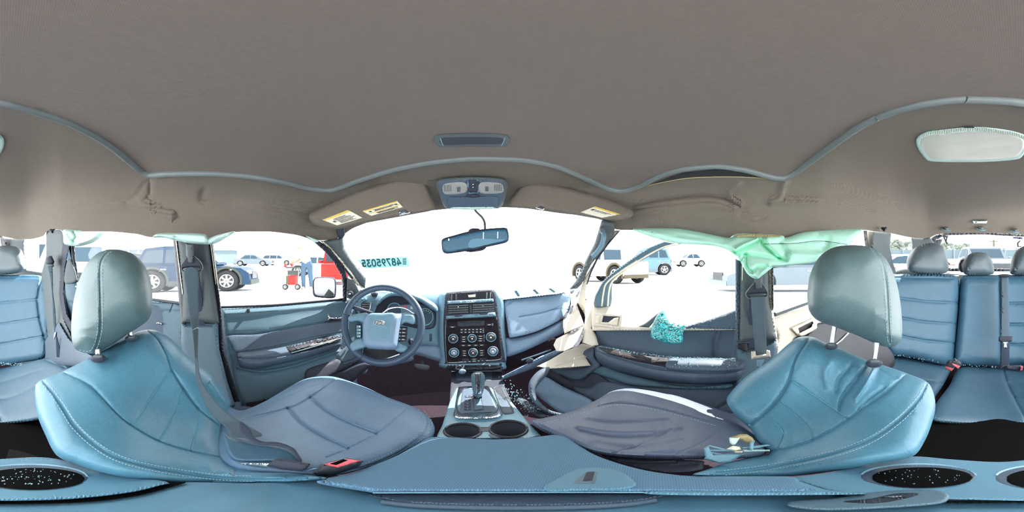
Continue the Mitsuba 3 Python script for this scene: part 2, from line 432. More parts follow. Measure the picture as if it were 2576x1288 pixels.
# the passenger side panel has dropped away from the trim: a black strip paints the dark gap, plus foam edge
g = struct('trim_3', 'torn foam edge of the sagging headliner under the rubber trim')
plate(g, 'gap', [(1640, 462), (1681, 447), (1721, 434), (1801, 426), (1862, 431), (1915, 443), (1935, 450), (1860, 443), (1801, 443), (1740, 447), (1690, 455)], lambda u, v: ceil_y(u, v) - 0.006, 'black_plastic', th=0.002, label='black strip painted as the dark gap above the dropped headliner edge', step=14)
tube(g, 'foam_edge', [(1600, 475), (1661, 460), (1733, 448), (1821, 445), (1902, 447), (1935, 451)], 0.0022, 'foam_yellow', y=lambda u, v: ceil_y(u, v) - 0.014, label='yellow foam edge')

# floor and the body shell behind the trim
scene['floor'] = mikit.ply(trimesh.creation.box((9.4, 5.6, 0.05)).apply_translation([0, 2.6, EYE[2] - 0.93]), 'carpet', smooth=False)
struct('floor', 'dark carpet of the cabin floor')
shell_y = D((0, 800, 4.6), (120, 800, 3.9), (200, 800, 3.2), (480, 800, 2.75), (860, 800, 3.2), (1288, 800, 3.5), (1500, 800, 3.2), (1900, 800, 2.75), (2150, 800, 3.2), (2300, 800, 4.2), (2576, 800, 4.9), (-200, 800, 4.9), (2776, 800, 4.9),
            (480, 1000, 2.75), (1288, 1000, 3.45), (1900, 1000, 2.75), (0, 1000, 4.4), (2576, 1000, 4.6))
for i_, (poly, lab) in enumerate((([(2180, 1045), (2776, 1030), (2776, 1172), (2500, 1175), (2300, 1165), (2200, 1100)], 'carpet blackened for the shade before the rear bench'), ([(-200, 1030), (200, 1040), (180, 1120), (140, 1172), (-200, 1172)], 'carpet blackened for the shade before the rear bench end'))):
    plate('floor', 'rear_carpet', poly, plane_z(-0.895), 'shade_black', th=0.004, step=20, label=lab)  # black patch puts the shade by the bench into the floor colour
def shell(name, poly, label, m='door_slate', y=shell_y):  # walls of the body shell, no trim pieces
    struct(name, label)
    m_, _ = relief_mesh(poly, y, bulge=0.01, R=6, back=0.03, step=24, sm=0)
    scene[name] = mikit.ply(m_, m, smooth=40)
shell('trim_13', [(-180, 700), (0, 700), (66, 690), (108, 700), (160, 720), (200, 745), (440, 775), (560, 790), (870, 770), (905, 760), (905, 1040), (560, 1040), (200, 980), (100, 930), (-180, 930)], 'side body panel below the driver side windows')
shell('trim_14', [(895, 745), (1000, 748), (1450, 745), (1500, 760), (1500, 1010), (895, 1010)], 'firewall behind the dashboard', 'carpet')
shell('trim_15', [(1498, 800), (1560, 790), (1700, 830), (1850, 800), (1940, 810), (2040, 790), (2140, 760), (2240, 690), (2300, 688), (2776, 694), (2776, 930), (2430, 930), (2200, 1000), (1950, 1040), (1498, 1040)], 'side body panel below the passenger side windows')

# window panes
def pane(name, poly, y, label, sm=0):
    struct(name, label)
    rim = outline(poly, 30, sm); yy = dep(y)
    tri = tri_inside(rim, Polygon(rim).buffer(0))
    scene[name] = mikit.ply(trimesh.Trimesh(W(rim[:, 0], rim[:, 1], yy(rim[:, 0], rim[:, 1])), tri[:, ::-1], process=False), 'glass', smooth=False)
pane('window_1', [(850, 600), (1000, 536), (1200, 512), (1400, 526), (1520, 556), (1440, 735), (1250, 742), (930, 742)], 3.1, 'windshield')
pane('window_2', [(536, 590), (620, 578), (760, 590), (870, 690), (872, 756), (556, 778)], D((540, 590, 2.62), (870, 690, 2.95), (556, 778, 2.62)), 'driver door window glass')
pane('window_3', [(178, 580), (440, 590), (464, 764), (190, 764)], D((180, 590, 3.2), (460, 590, 2.7), (190, 760, 3.2)), 'rear door window glass on the driver side')
pane('window_4', [(58, 598), (122, 586), (112, 690), (62, 680)], 4.3, 'rear quarter window glass on the driver side')
pane('window_5', [(2236, 582), (2298, 592), (2290, 676), (2244, 682)], 4.4, 'rear quarter window glass on the passenger side')
pane('window_6', [(2350, 584), (2640, 584), (2640, 682), (2372, 682)], 5.3, 'rear window glass')

# pillars and window frames: pieces of the setting
def trim(n, label, pieces):
    k = struct(f'trim_{n}', label)
    for nm, poly, y, m, kw in pieces:
        relief(k, nm, poly, y, m, **{**dict(bulge=0.02, R=7, back=0.03, step=9, sm=0), **kw})
    return k
yBL = D((440, 600, 2.42), (560, 620, 2.36), (500, 1000, 2.3))
trim(4, 'pillar between the driver door and the rear door', [
    ('rear_seal', [(435, 600), (447, 604), (464, 700), (470, 790), (462, 900), (452, 780)], yBL, 'black_plastic', dict(R=4)),
    ('pillar_cover', [(444, 600), (526, 604), (536, 690), (548, 770), (554, 816), (456, 813), (458, 740)], yBL, 'trim_grey', dict(bulge=0.05, R=16)),
    ('chrome_edge', [(441, 604), (444, 604), (461, 740), (458, 740)], lambda u, v: yBL(u, v) - 0.03, 'cream_paint', dict(R=1.5, bulge=0.004, step=14)),
    ('front_seal', [(524, 604), (537, 616), (556, 770), (562, 880), (604, 1010), (590, 1012), (566, 960), (552, 880), (546, 772)], yBL, 'black_plastic', dict(R=4)),
    ('lower_cover', [(456, 812), (470, 818), (535, 818), (545, 812), (552, 880), (572, 960), (592, 1020), (560, 1060), (470, 960), (455, 860)], lambda u, v: yBL(u, v) - 0.03, 'trim_blue_grey', dict(R=10, bulge=0.03))])
for q, (a, b) in enumerate((((529, 606), (551, 772)), ((533, 606), (555, 772)))):
    tube('trim_4', 'bright_seam', [(*a, 2.33), (*b, 2.33)], 0.0018, 'cream_paint')
yAL = D((810, 610, 2.7), (910, 720, 2.85), (870, 690, 2.8))
trim(5, 'windshield pillar beside the driver', [
    ('pillar_cover', [(812, 606), (845, 600), (862, 597), (866, 624), (880, 647), (900, 674), (921, 700), (918, 726), (902, 716), (880, 686), (850, 646), (828, 620)], yAL, 'trim_grey', dict(R=9, bulge=0.03)),
    ('painted_frame', [(804, 604), (814, 606), (832, 622), (856, 648), (884, 682), (906, 716), (900, 720), (876, 694), (850, 658), (826, 626)], lambda u, v: yAL(u, v) - 0.012, 'cream_paint', dict(R=3)),
    ('seal', [(812, 612), (836, 632), (862, 664), (890, 700), (886, 702), (858, 668), (832, 637)], lambda u, v: yAL(u, v) - 0.03, 'black_plastic', dict(R=2, bulge=0.004)),
    ('window_frame', [(762, 592), (801, 605), (830, 624), (850, 648), (868, 682), (873, 700), (872, 756), (862, 758), (861, 700), (857, 690), (840, 660), (816, 632), (790, 609)], lambda u, v: yAL(u, v) - 0.02, 'black_plastic', dict(R=4)),
    ('upper_bracket', [(848, 560), (866, 566), (868, 590), (862, 600), (852, 600), (846, 585)], lambda u, v: yAL(u, v) - 0.02, 'dark_plastic', dict(R=4)),
    ('mirror_cover', [(873, 699), (889, 705), (900, 725), (906, 740), (900, 762), (880, 752), (871, 749)], lambda u, v: yAL(u, v) - 0.04, 'trim_grey', dict(R=4))])
relief('trim_5', 'tweeter', ell(881, 739, 8, 8, 20), 2.75, 'dark_plastic', bulge=0.02, R=4, back=0.02, step=4, sm=1)
relief('trim_5', 'tweeter_cap', ell(880, 740, 3.4, 3.4, 12), 2.725, 'steel', bulge=0.01, R=2, back=0.01, step=3, sm=1)
yAR = D((1515, 565, 2.72), (1450, 720, 2.9), (1540, 580, 2.7))
trim(6, 'windshield pillar beside the passenger', [
    ('pillar_cover', [(1513, 556), (1520, 552), (1548, 560), (1545, 586), (1520, 625), (1488, 664), (1474, 690), (1464, 714), (1452, 726), (1432, 728), (1448, 708), (1462, 684), (1474, 654), (1496, 612)], yAR, 'trim_grey', dict(R=9, bulge=0.04)),
    ('painted_frame', [(1544, 580), (1562, 579), (1532, 612), (1502, 655), (1486, 690), (1474, 726), (1470, 790), (1452, 760), (1462, 722), (1474, 694), (1492, 664), (1524, 618)], lambda u, v: yAR(u, v) + 0.03, 'cream_paint', dict(R=4)),
    ('seal', [(1560, 580), (1530, 616), (1504, 652), (1488, 686), (1478, 716), (1476, 714), (1485, 684), (1500, 650), (1527, 612)], lambda u, v: yAR(u, v) + 0.0, 'dark_plastic', dict(R=1.6, bulge=0.004))])
yBR = D((1852, 670, 2.42), (1944, 680, 2.42), (1900, 950, 2.3))
trim(7, 'pillar between the passenger door and the rear door', [
    ('front_seal', [(1850, 650), (1864, 650), (1862, 780), (1860, 870), (1866, 905), (1852, 905), (1850, 780)], yBR, 'door_slate', dict(R=4)),
    ('pillar_cover', [(1861, 650), (1934, 650), (1936, 760), (1948, 835), (1955, 852), (1930, 856), (1880, 860), (1858, 862), (1860, 760)], yBR, 'trim_grey', dict(bulge=0.05, R=14)),
    ('painted_frame', [(1932, 660), (1945, 668), (1945, 780), (1955, 840), (1958, 874), (1952, 872), (1944, 838), (1934, 770)], lambda u, v: yBR(u, v) + 0.02, 'cream_paint', dict(R=4)),
    ('rear_seal', [(1941, 660), (1946, 660), (1946, 780), (1943, 760)], lambda u, v: yBR(u, v) - 0.01, 'black_plastic', dict(R=2)),
    ('lower_cover', [(1854, 877), (1870, 884), (1896, 880), (1950, 856), (1957, 878), (1950, 930), (1900, 1010), (1846, 1030), (1852, 960)], lambda u, v: yBR(u, v) - 0.02, 'trim_blue_grey', dict(R=8, bulge=0.03))])
plate('trim_7', 'latch_gap', [(1858, 864), (1872, 862), (1886, 864), (1895, 878), (1872, 884), (1856, 876)], lambda u, v: yBR(u, v) - 0.02, 'black_plastic', th=0.004)
for pts in ([(1868, 655), (1866, 760), (1860, 862)],):
    tube('trim_7', 'bright_seam', [(u, v, 2.365) for u, v in pts], 0.0022, 'cream_paint')
yCL = D((117, 580, 3.6), (160, 590, 3.3), (160, 900, 3.1), (120, 900, 3.5))
trim(8, 'pillar beside the rear bench on the driver side', [
    ('pillar_cover', [(117, 579), (150, 577), (161, 583), (163, 640), (172, 660), (160, 740), (160, 800), (190, 870), (236, 905), (190, 912), (140, 900), (118, 840), (104, 690), (117, 642)], yCL, 'trim_grey', dict(R=14, bulge=0.07)),
    ('lower_cover', [(112, 860), (140, 815), (150, 812), (172, 850), (200, 880), (240, 900), (240, 925), (110, 915)], lambda u, v: yCL(u, v) - 0.1, 'door_slate', dict(R=14, bulge=0.06)),
    ('door_seal', [(160, 600), (178, 606), (164, 670), (160, 740), (168, 790), (190, 830), (182, 842), (158, 800), (148, 740), (152, 660)], lambda u, v: yCL(u, v) - 0.06, 'dark_plastic', dict(R=5, bulge=0.03))])
trim(9, 'corner pillar beside the rear window on the driver side', [
    ('pillar_cover', [(-20, 596), (17, 600), (62, 602), (62, 640), (68, 680), (110, 686), (116, 700), (-30, 700), (-28, 640), (10, 620)], D((0, 600, 4.7), (62, 600, 4.4), (60, 700, 4.2)), 'trim_grey', dict(R=8, bulge=0.05)),
    ('window_seal', [(-60, 582), (-12, 587), (4, 592), (17, 610), (19, 640), (10, 640), (6, 612), (-6, 600), (-60, 596)], D((-40, 590, 4.6), (10, 600, 4.5), (10, 640, 4.5)), 'black_plastic', dict(R=3))])
yCR = D((2200, 585, 3.5), (2240, 590, 3.8), (2240, 760, 3.7))
trim(10, 'pillar beside the rear bench on the passenger side', [
    ('pillar_cover', [(2196, 582), (2236, 584), (2242, 588), (2238, 620), (2246, 660), (2256, 690), (2270, 720), (2200, 720), (2190, 640)], yCR, 'trim_grey', dict(R=10, bulge=0.06)),
    ('painted_frame', [(2178, 580), (2200, 580), (2204, 640), (2200, 660), (2184, 640)], lambda u, v: yCR(u, v) + 0.1, 'cream_paint', dict(R=4)),
    ('seal', [(2172, 580), (2181, 580), (2186, 630), (2178, 630)], lambda u, v: yCR(u, v) + 0.05, 'black_plastic', dict(R=3))])
trim(11, 'corner pillar and parcel ledge around the rear window', [
    ('pillar_cover', [(2292, 596), (2340, 598), (2350, 610), (2346, 690), (2250, 694), (2250, 680), (2284, 674), (2294, 625)], D((2292, 600, 4.5), (2340, 600, 4.7), (2290, 690, 4.3)), 'trim_grey', dict(R=6, bulge=0.05)),
    ('window_seal', [(2337, 612), (2343, 598), (2356, 589), (2385, 584), (2470, 584), (2576, 589), (2650, 596), (2650, 604), (2576, 596), (2470, 590), (2385, 592), (2366, 597), (2358, 606), (2362, 640), (2376, 674), (2620, 676), (2620, 684), (2366, 684), (2350, 640)], 5.15, 'black_plastic', dict(R=2.5, bulge=0.02)),
    ('wiper_bracket', [(2354, 602), (2372, 600), (2366, 616), (2364, 626), (2356, 624)], 5.05, 'black_plastic', dict(R=2)),
    ('hinge_cover', [(2368, 592), (2385, 592), (2385, 597), (2374, 598)], 5.1, 'dark_plastic', dict(R=2)),
    ('hinge_cover', [(2549, 595), (2572, 597), (2572, 602), (2549, 600)], 5.1, 'dark_plastic', dict(R=2)),
    ('wiper_cover', [(2410, 672), (2413, 658), (2420, 650), (2430, 652), (2432, 676), (2424, 686), (2413, 682)], 4.6, 'black_plastic', dict(R=4, bulge=0.05, sm=1)),
    ('parcel_ledge', [(2250, 684), (2372, 682), (2630, 682), (2630, 700), (2250, 700)], D((2250, 684, 4.7), (2576, 682, 5.0), (2400, 700, 4.4)), 'trim_grey', dict(R=3)),
    ])

for pts in ([(2373, 590), (2376, 600), (2383, 614)], [(2374, 591), (2382, 596), (2380, 606)], [(2566, 606), (2560, 612), (2562, 622), (2568, 620)]):
    tube('trim_11', 'cord', [(*q, 4.9) for q in pts], 0.006, 'black_plastic', sides=6)
tube('trim_9', 'bright_edge', [(2, 598, 4.4), (3, 610, 4.4), (5, 618, 4.4)], 0.008, 'steel', sides=6)  # steel sliver put here as a painted chrome highlight
def layer(y, d): return lambda u, v: dep(y)(u, v) - d
# ---------------------------------------------------------------- front seats
def front_seat(key, head, seams, posts, back, cushion):
    yb, yc = back['y'], cushion['y']
    s = relief(key, 'cushion', cushion['poly'], yc, cushion['mat'], bulge=cushion['bulge'], R=cushion['R'], back=0.10, step=7, creases=cushion['creases'], extra=cushion.get('extra'))
    stitches(f'{key}__cushion', cushion['stitch'], s); sc = s
    s = relief(key, 'backrest', back['poly'], yb, back['mat'], bulge=back['bulge'], R=back['R'], back=0.05, step=7, creases=back['creases'], extra=back.get('extra'))
    stitches(f'{key}__backrest', back['stitch'], s)
    for c in back.get('seam_lines', ()): tube(f'{key}__backrest', 'seam', c, 0.0012, 'seam_highlight', y=layer(s, 0.0), sides=5, step=5, label='pale line painted as the highlight on a seam')  # pale tube paints the highlight along each seam
    for c in cushion.get('seam_lines', ()): tube(f'{key}__cushion', 'seam', c, 0.0012, 'dark_plastic', y=layer(sc, 0.0), sides=5, step=5)
    for a, b, c, ru, rv, yp in posts:
        tube(key, 'headrest_post', [(*a, yp), (*b, yp)], 0.0072, 'steel', label='bright steel headrest post')
        relief(key, 'post_collar', ell(c[0], c[1], ru, rv, 20), yp - 0.02, 'dark_plastic', bulge=0.035, R=rv * 0.9, back=0.03, step=4)
        relief(key, 'collar_rim', ell(c[0], c[1] - rv * 0.45, ru * 0.62, rv * 0.5, 16), yp - 0.05, 'trim_grey', bulge=0.012, R=3, back=0.01, step=4)
    s = relief(key, 'headrest', head['poly'], head['y'], 'leather_grey', bulge=0.16, R=80, back=0.10, step=7, creases=seams, smooth=45)
    stitches(f'{key}__headrest', head['stitch'], s)

k = thing('front_seat', 'teal grey leather driver seat with the shoulder belt lying across it', 'car seat', 'front seats')
front_seat(k,
    dict(poly=[(294, 628), (334, 639), (364, 669), (381, 717), (383, 770), (376, 800), (357, 818), (322, 840), (280, 868), (250, 885), (232, 890), (204, 885), (184, 870), (179, 820), (185, 758), (197, 711), (215, 669), (239, 642), (264, 630)], y=1.78,
         stitch=[[(268, 632), (253, 648), (245, 675), (245, 758), (246, 818), (241, 854), (231, 878), (219, 884), (192, 878)], [(281, 631), (264, 651), (257, 681), (258, 758), (257, 824), (248, 866), (238, 886)]]),
    [([(275, 630), (259, 650), (251, 680), (252, 758), (252, 822), (245, 862), (236, 888)], 3.0, 0.010)],
    [((327, 832), (329, 850), (330, 852), 16, 8, 1.80), ((246, 878), (247, 898), (247, 902), 20, 11, 1.72)],
    dict(poly=[(88, 982), (100, 958), (158, 934), (227, 899), (268, 878), (310, 854), (346, 834), (382, 829), (411, 839), (441, 863), (465, 890), (495, 917), (525, 937), (549, 964), (566, 991), (578, 1014), (572, 1034), (558, 1057), (556, 1092), (563, 1128), (579, 1158), (607, 1170), (669, 1184), (728, 1190), (800, 1198), (822, 1203), (793, 1207), (715, 1213), (640, 1216), (560, 1217), (453, 1215), (380, 1209), (310, 1200), (250, 1187), (197, 1170), (143, 1146), (113, 1092), (93, 1040)],
         y=D((346, 834, 1.92), (88, 985, 1.72), (310, 1200, 1.45), (575, 1015, 1.98), (800, 1200, 1.42), (556, 1092, 1.86), (411, 839, 1.98)), mat='leather_teal', bulge=0.10, R=60, seam_lines=[[(431, 932), (382, 997), (340, 1060), (329, 1068)], [(462, 980), (435, 1039), (411, 1092), (400, 1109)], [(499, 1028), (495, 1075), (481, 1134)], [(411, 880), (426, 914), (432, 931)]],
         creases=[([(161, 936), (221, 967), (256, 1000), (292, 1039), (328, 1069), (400, 1110), (480, 1135), (566, 1152)], 2.4, 0.012), ([(372, 833), (394, 851), (411, 878), (426, 914), (432, 931), (462, 979), (498, 1027), (537, 1060), (554, 1075)], 2.6, 0.013),
                  ([(432, 931), (382, 997), (340, 1060), (328, 1069)], 2.2, 0.006), ([(462, 979), (435, 1039), (411, 1092), (399, 1110)], 2.2, 0.006), ([(499, 1027), (495, 1075), (480, 1135)], 2.2, 0.006),
                  ([(108, 958), (134, 991), (158, 1027), (185, 1069), (227, 1110), (280, 1146), (340, 1167), (420, 1184), (537, 1200), (644, 1206), (770, 1206)], 3.5, 0.012),
                  ([(530, 962), (552, 990), (566, 1010)], 7, -0.02)],
         extra=lambda u, v: 0.03 * np.exp(-(((u - 420) / 90) ** 2 + ((v - 1010) / 80) ** 2)),
         stitch=[[(114, 955), (140, 988), (164, 1022), (192, 1064), (233, 1104), (286, 1139), (344, 1160), (424, 1177), (540, 1193), (640, 1198)], [(103, 962), (128, 994), (152, 1030), (179, 1073), (221, 1115), (274, 1151), (334, 1173), (417, 1190), (534, 1206), (640, 1211)]]),
    dict(poly=[(560, 1020), (600, 1032), (628, 1027), (673, 1006), (703, 988), (750, 961), (780, 950), (822, 946), (858, 952), (917, 973), (977, 1000), (1031, 1020), (1066, 1039), (1087, 1060), (1094, 1083), (1084, 1107), (1054, 1122), (1013, 1140), (977, 1158), (917, 1179), (858, 1194), (786, 1199), (690, 1192), (590, 1180), (540, 1140), (535, 1060)],
         y=D((600, 1030, 2.1), (822, 946, 2.32), (1094, 1083, 1.95), (858, 1194, 1.56), (560, 1150, 1.72)), mat='leather_violet', bulge=0.10, R=46,
         creases=[([(846, 955), (780, 1000), (724, 1027), (601, 1057)], 3, 0.012), ([(1028, 1020), (1001, 1045), (947, 1091), (876, 1129), (822, 1152)], 3, 0.010), ([(780, 1000), (828, 1039), (889, 1069), (947, 1091)], 4, 0.018), ([(724, 1027), (756, 1063), (810, 1098), (876, 1129)], 4, 0.018),
                  ([(1060, 1027), (1078, 1057), (1070, 1086), (1029, 1122), (981, 1149), (921, 1173), (860, 1187)], 3.5, 0.012), ([(640, 1030), (720, 995), (800, 965), (850, 957)], 3, 0.006)],
         stitch=[[(1052, 1029), (1070, 1057), (1062, 1084), (1021, 1118), (974, 1144), (916, 1167)], [(1066, 1033), (1086, 1060), (1077, 1090), (1037, 1124), (988, 1152), (926, 1177)], [(700, 1000), (760, 972), (822, 953), (880, 965), (960, 1000), (1030, 1026)]]))

k = thing('front_seat', 'teal grey leather passenger seat with a wrinkled backrest and paper scraps at its hip', 'car seat', 'front seats')
front_seat(k,
    dict(poly=[(2032, 723), (2039, 687), (2060, 648), (2093, 624), (2135, 617), (2182, 620), (2212, 633), (2236, 663), (2257, 717), (2267, 776), (2270, 830), (2266, 857), (2250, 871), (2230, 873), (2206, 866), (2159, 845), (2105, 824), (2057, 806), (2036, 782), (2031, 753)], y=1.80,
         stitch=[[(2188, 623), (2212, 657), (2222, 699), (2227, 758), (2230, 818), (2233, 854), (2240, 870)], [(2205, 630), (2225, 657), (2236, 717), (2242, 788), (2243, 854), (2238, 872)]]),
    [([(2196, 624), (2218, 657), (2229, 708), (2234, 770), (2237, 840), (2240, 871)], 3.0, 0.010)],
    [((2100, 818), (2092, 864), (2091, 871), 17, 9, 1.82), ((2206, 862), (2199, 908), (2199, 914), 22, 11, 1.74)],
    dict(poly=[(2010, 848), (2045, 848), (2075, 862), (2111, 875), (2171, 902), (2218, 917), (2284, 940), (2332, 961), (2349, 991), (2353, 1027), (2343, 1069), (2326, 1110), (2302, 1144), (2260, 1158), (2200, 1166), (2100, 1185), (1990, 1198), (1850, 1200), (1743, 1196), (1780, 1181), (1817, 1167), (1880, 1152), (1937, 1140), (1908, 1112), (1888, 1080), (1850, 1045), (1828, 1010), (1840, 985), (1880, 945), (1935, 908), (1980, 868)],
         y=D((2040, 848, 1.96), (2350, 1000, 1.72), (2200, 1165, 1.48), (1830, 1010, 2.0), (1745, 1196, 1.44), (1937, 1140, 1.8)), mat='leather_teal', bulge=0.10, R=60, seam_lines=[[(1990, 956), (2051, 997), (2134, 1053)], [(1960, 1006), (2004, 1039), (2039, 1075), (2045, 1106)], [(1933, 1049), (1962, 1075), (1971, 1092)]],
         creases=[([(2034, 852), (2002, 902), (1978, 973), (1937, 1027), (1889, 1069)], 4, 0.018), ([(1989, 955), (2051, 997), (2135, 1054)], 2.4, 0.007), ([(1959, 1006), (2004, 1039), (2039, 1075), (2045, 1107)], 2.4, 0.007), ([(1932, 1048), (1962, 1075), (1971, 1092), (1956, 1128)], 2.4, 0.007),
                  ([(2284, 938), (2230, 985), (2171, 1027), (2135, 1054), (2051, 1104), (1968, 1131), (1920, 1140)], 4, 0.016), ([(2332, 964), (2308, 1009), (2254, 1063), (2182, 1110), (2081, 1146), (1932, 1176), (1800, 1190)], 3.5, 0.012),
                  ([(2175, 925), (2150, 960), (2120, 1000), (2112, 1030)], 6, 0.02), ([(2195, 930), (2175, 970), (2150, 1005)], 6, -0.022), ([(2140, 920), (2110, 955), (2105, 985)], 6, 0.014), ([(2210, 930), (2240, 945), (2255, 950)], 5, 0.012), ([(2225, 975), (2190, 1000), (2160, 1030)], 5, 0.012), ([(2090, 905), (2075, 940), (2080, 970)], 8, -0.012)],
         extra=lambda u, v: 0.03 * np.exp(-(((u - 2080) / 90) ** 2 + ((v - 1010) / 80) ** 2)),
         stitch=[[(2326, 966), (2302, 1006), (2249, 1058), (2178, 1104), (2078, 1139), (1932, 1169), (1820, 1184)], [(2338, 966), (2315, 1012), (2260, 1068), (2187, 1117), (2084, 1153), (1932, 1183), (1820, 1196)]]),
    dict(poly=[(1334, 1060), (1370, 1051), (1442, 1033), (1501, 1006), (1537, 985), (1579, 977), (1632, 982), (1704, 996), (1758, 1013), (1817, 1033), (1865, 1050), (1900, 1085), (1930, 1130), (1900, 1150), (1780, 1156), (1627, 1153), (1537, 1147), (1477, 1134), (1418, 1108), (1360, 1082)],
         y=D((1334, 1060, 1.98), (1579, 977, 2.2), (1900, 1085, 2.05), (1600, 1150, 1.62), (1890, 1140, 1.8)), mat='leather_slate', bulge=0.12, R=34,
         creases=[([(1345, 1064), (1400, 1052), (1460, 1038), (1510, 1022), (1560, 1014), (1640, 1024), (1720, 1044), (1800, 1066), (1870, 1085)], 3, 0.014), ([(1442, 1052), (1520, 1066), (1600, 1066), (1680, 1060)], 8, 0.018), ([(1460, 1084), (1540, 1100), (1640, 1098), (1720, 1085)], 9, 0.02), ([(1450, 1070), (1540, 1083), (1640, 1082)], 7, -0.014),
                  ([(1500, 1115), (1600, 1128), (1720, 1110)], 9, 0.018), ([(1540, 1140), (1610, 1118), (1690, 1080)], 2.5, 0.008), ([(1700, 1142), (1750, 1122), (1790, 1100)], 2.5, 0.006), ([(1505, 1008), (1508, 1022)], 2.5, 0.01)],
         stitch=[[(1350, 1068), (1410, 1054), (1510, 1027), (1560, 1019), (1640, 1029), (1720, 1049), (1800, 1071)]]))

# ---------------------------------------------------------------- rear bench: the seam of the panorama cuts it, so it stands at both ends
def rear_bench(key, o, full):
    P = lambda pts: [(u + o, *r) for u, *r in pts]
    def S(f): return lambda u, v: f(np.asarray(u) - o, v)
    yb = S(D((2250, 690, 3.75), (2576, 690, 3.95), (2700, 700, 3.8), (2250, 900, 3.45), (2576, 920, 3.6), (2700, 900, 3.45)))
    yc = S(D((2240, 900, 3.5), (2576, 925, 3.65), (2400, 1066, 2.75), (2650, 1056, 2.72), (2680, 900, 3.4)))
    yh = lambda u, v: yb(u, v) - 0.02
    if full:
        relief(key, 'backrest', P([(2236, 692), (2254, 690), (2337, 688), (2397, 692), (2411, 702), (2414, 725), (2409, 806), (2400, 902), (2391, 912), (2370, 917), (2290, 899), (2234, 884), (2226, 790)]), yb, 'leather_blue', bulge=0.10, R=26, back=0.12, step=8, creases=[(P(c), 3.5, 0.02) for c in ([(2240, 748), (2266, 750), (2330, 758), (2408, 762)], [(2240, 797), (2269, 800), (2330, 810), (2406, 815)], [(2240, 840), (2266, 845), (2330, 857), (2402, 864)], [(2250, 699), (2390, 701), (2403, 710), (2404, 800), (2395, 900)])], label='passenger side section of the bench back')
        relief(key, 'headrest', P([(2281, 669), (2284, 645), (2305, 621), (2343, 611), (2370, 621), (2382, 648), (2387, 672), (2378, 687), (2337, 690), (2290, 684)]), yh, 'leather_grey_rear', bulge=0.14, R=30, back=0.08, step=7, creases=[(P([(2366, 618), (2376, 648), (2380, 684)]), 2.5, 0.01)])
        relief(key, 'cushion', P([(2120, 900), (2160, 890), (2218, 893), (2300, 900), (2391, 921), (2392, 931), (2374, 967), (2353, 998), (2330, 1030), (2200, 1040), (2100, 960)]), lambda u, v: yc(u, v) + 0.05, 'leather_navy', bulge=0.10, R=24, back=0.15, step=9, creases=[(P(c), 3, 0.015) for c in ([(2225, 893), (2290, 905), (2380, 928)], [(2300, 955), (2340, 958), (2372, 965)])])
    cs = [(P(c), 3.5, 0.02) for c in ([(2513, 693), (2516, 800), (2518, 921)], [(2536, 763), (2576, 762), (2668, 753)], [(2536, 816), (2576, 815), (2674, 800)], [(2536, 866), (2576, 866), (2686, 845)], [(2680, 699), (2671, 753), (2677, 806), (2689, 854)], [(2425, 703), (2437, 699), (2576, 699), (2668, 698)])]
    relief(key, 'backrest', P([(2415, 711), (2419, 697), (2433, 692), (2576, 692), (2668, 692), (2688, 702), (2702, 729), (2710, 770), (2708, 806), (2698, 860), (2689, 899), (2636, 911), (2576, 919), (2500, 921), (2421, 918), (2401, 908), (2404, 850), (2409, 800)]), yb, 'leather_blue', bulge=0.10, R=26, back=0.12, step=8, creases=cs, label='wide driver side section of the bench back with the lap belt slot')
    for poly, lab in (([(2422, 672), (2427, 654), (2439, 639), (2460, 634), (2484, 639), (2496, 657), (2501, 678), (2496, 690), (2457, 693), (2427, 690)], 'small middle headrest'), ([(2540, 681), (2546, 648), (2558, 630), (2576, 619), (2600, 618), (2620, 622), (2633, 633), (2640, 660), (2637, 681), (2600, 690), (2560, 692), (2545, 690)], 'outer headrest on the driver side')):
        relief(key, 'headrest', P(poly), yh, 'leather_grey_rear', bulge=0.13, R=26, back=0.08, step=7, label=lab)
    s = relief(key, 'cushion', P([(2421, 921), (2522, 925), (2576, 926), (2682, 903), (2730, 896), (2770, 905), (2760, 1010), (2700, 1050), (2668, 1058), (2576, 1068), (2528, 1070), (2409, 1067), (2343, 1058), (2348, 1035), (2358, 1010), (2388, 970)]), yc, 'leather_navy', bulge=0.10, R=26, back=0.3, step=8, creases=[(P(c), 4, 0.02) for c in ([(2522, 925), (2534, 967), (2558, 1015), (2580, 1055)], [(2540, 962), (2576, 962), (2680, 930)], [(2552, 1000), (2600, 1000), (2690, 960)], [(2690, 905), (2740, 925)])])
    stitches(f'{key}__cushion_001' if full else f'{key}__cushion', [P([(2350, 1050), (2409, 1060), (2528, 1062), (2576, 1060), (2664, 1050)]), P([(2352, 1057), (2409, 1066), (2528, 1068), (2576, 1066), (2664, 1056)])], s)
    relief(key, 'seat_base', P([(2330, 1062), (2409, 1071), (2528, 1073), (2668, 1062), (2720, 1050), (2720, 1110), (2330, 1110)]), lambda u, v: yc(u, v) * 0 + 3.0, 'shade_black', bulge=0.02, R=8, back=0.1, step=14, sm=0, label='black base under the bench')
k = thing('rear_bench', 'blue leather rear bench with three headrests in front of the rear window', 'rear bench', 'rear seats')
rear_bench(k, 0, True)
k = thing('rear_bench', 'end of the blue leather rear bench beside the driver side quarter window', 'rear bench', 'rear seats')
rear_bench(k, -2576, False)
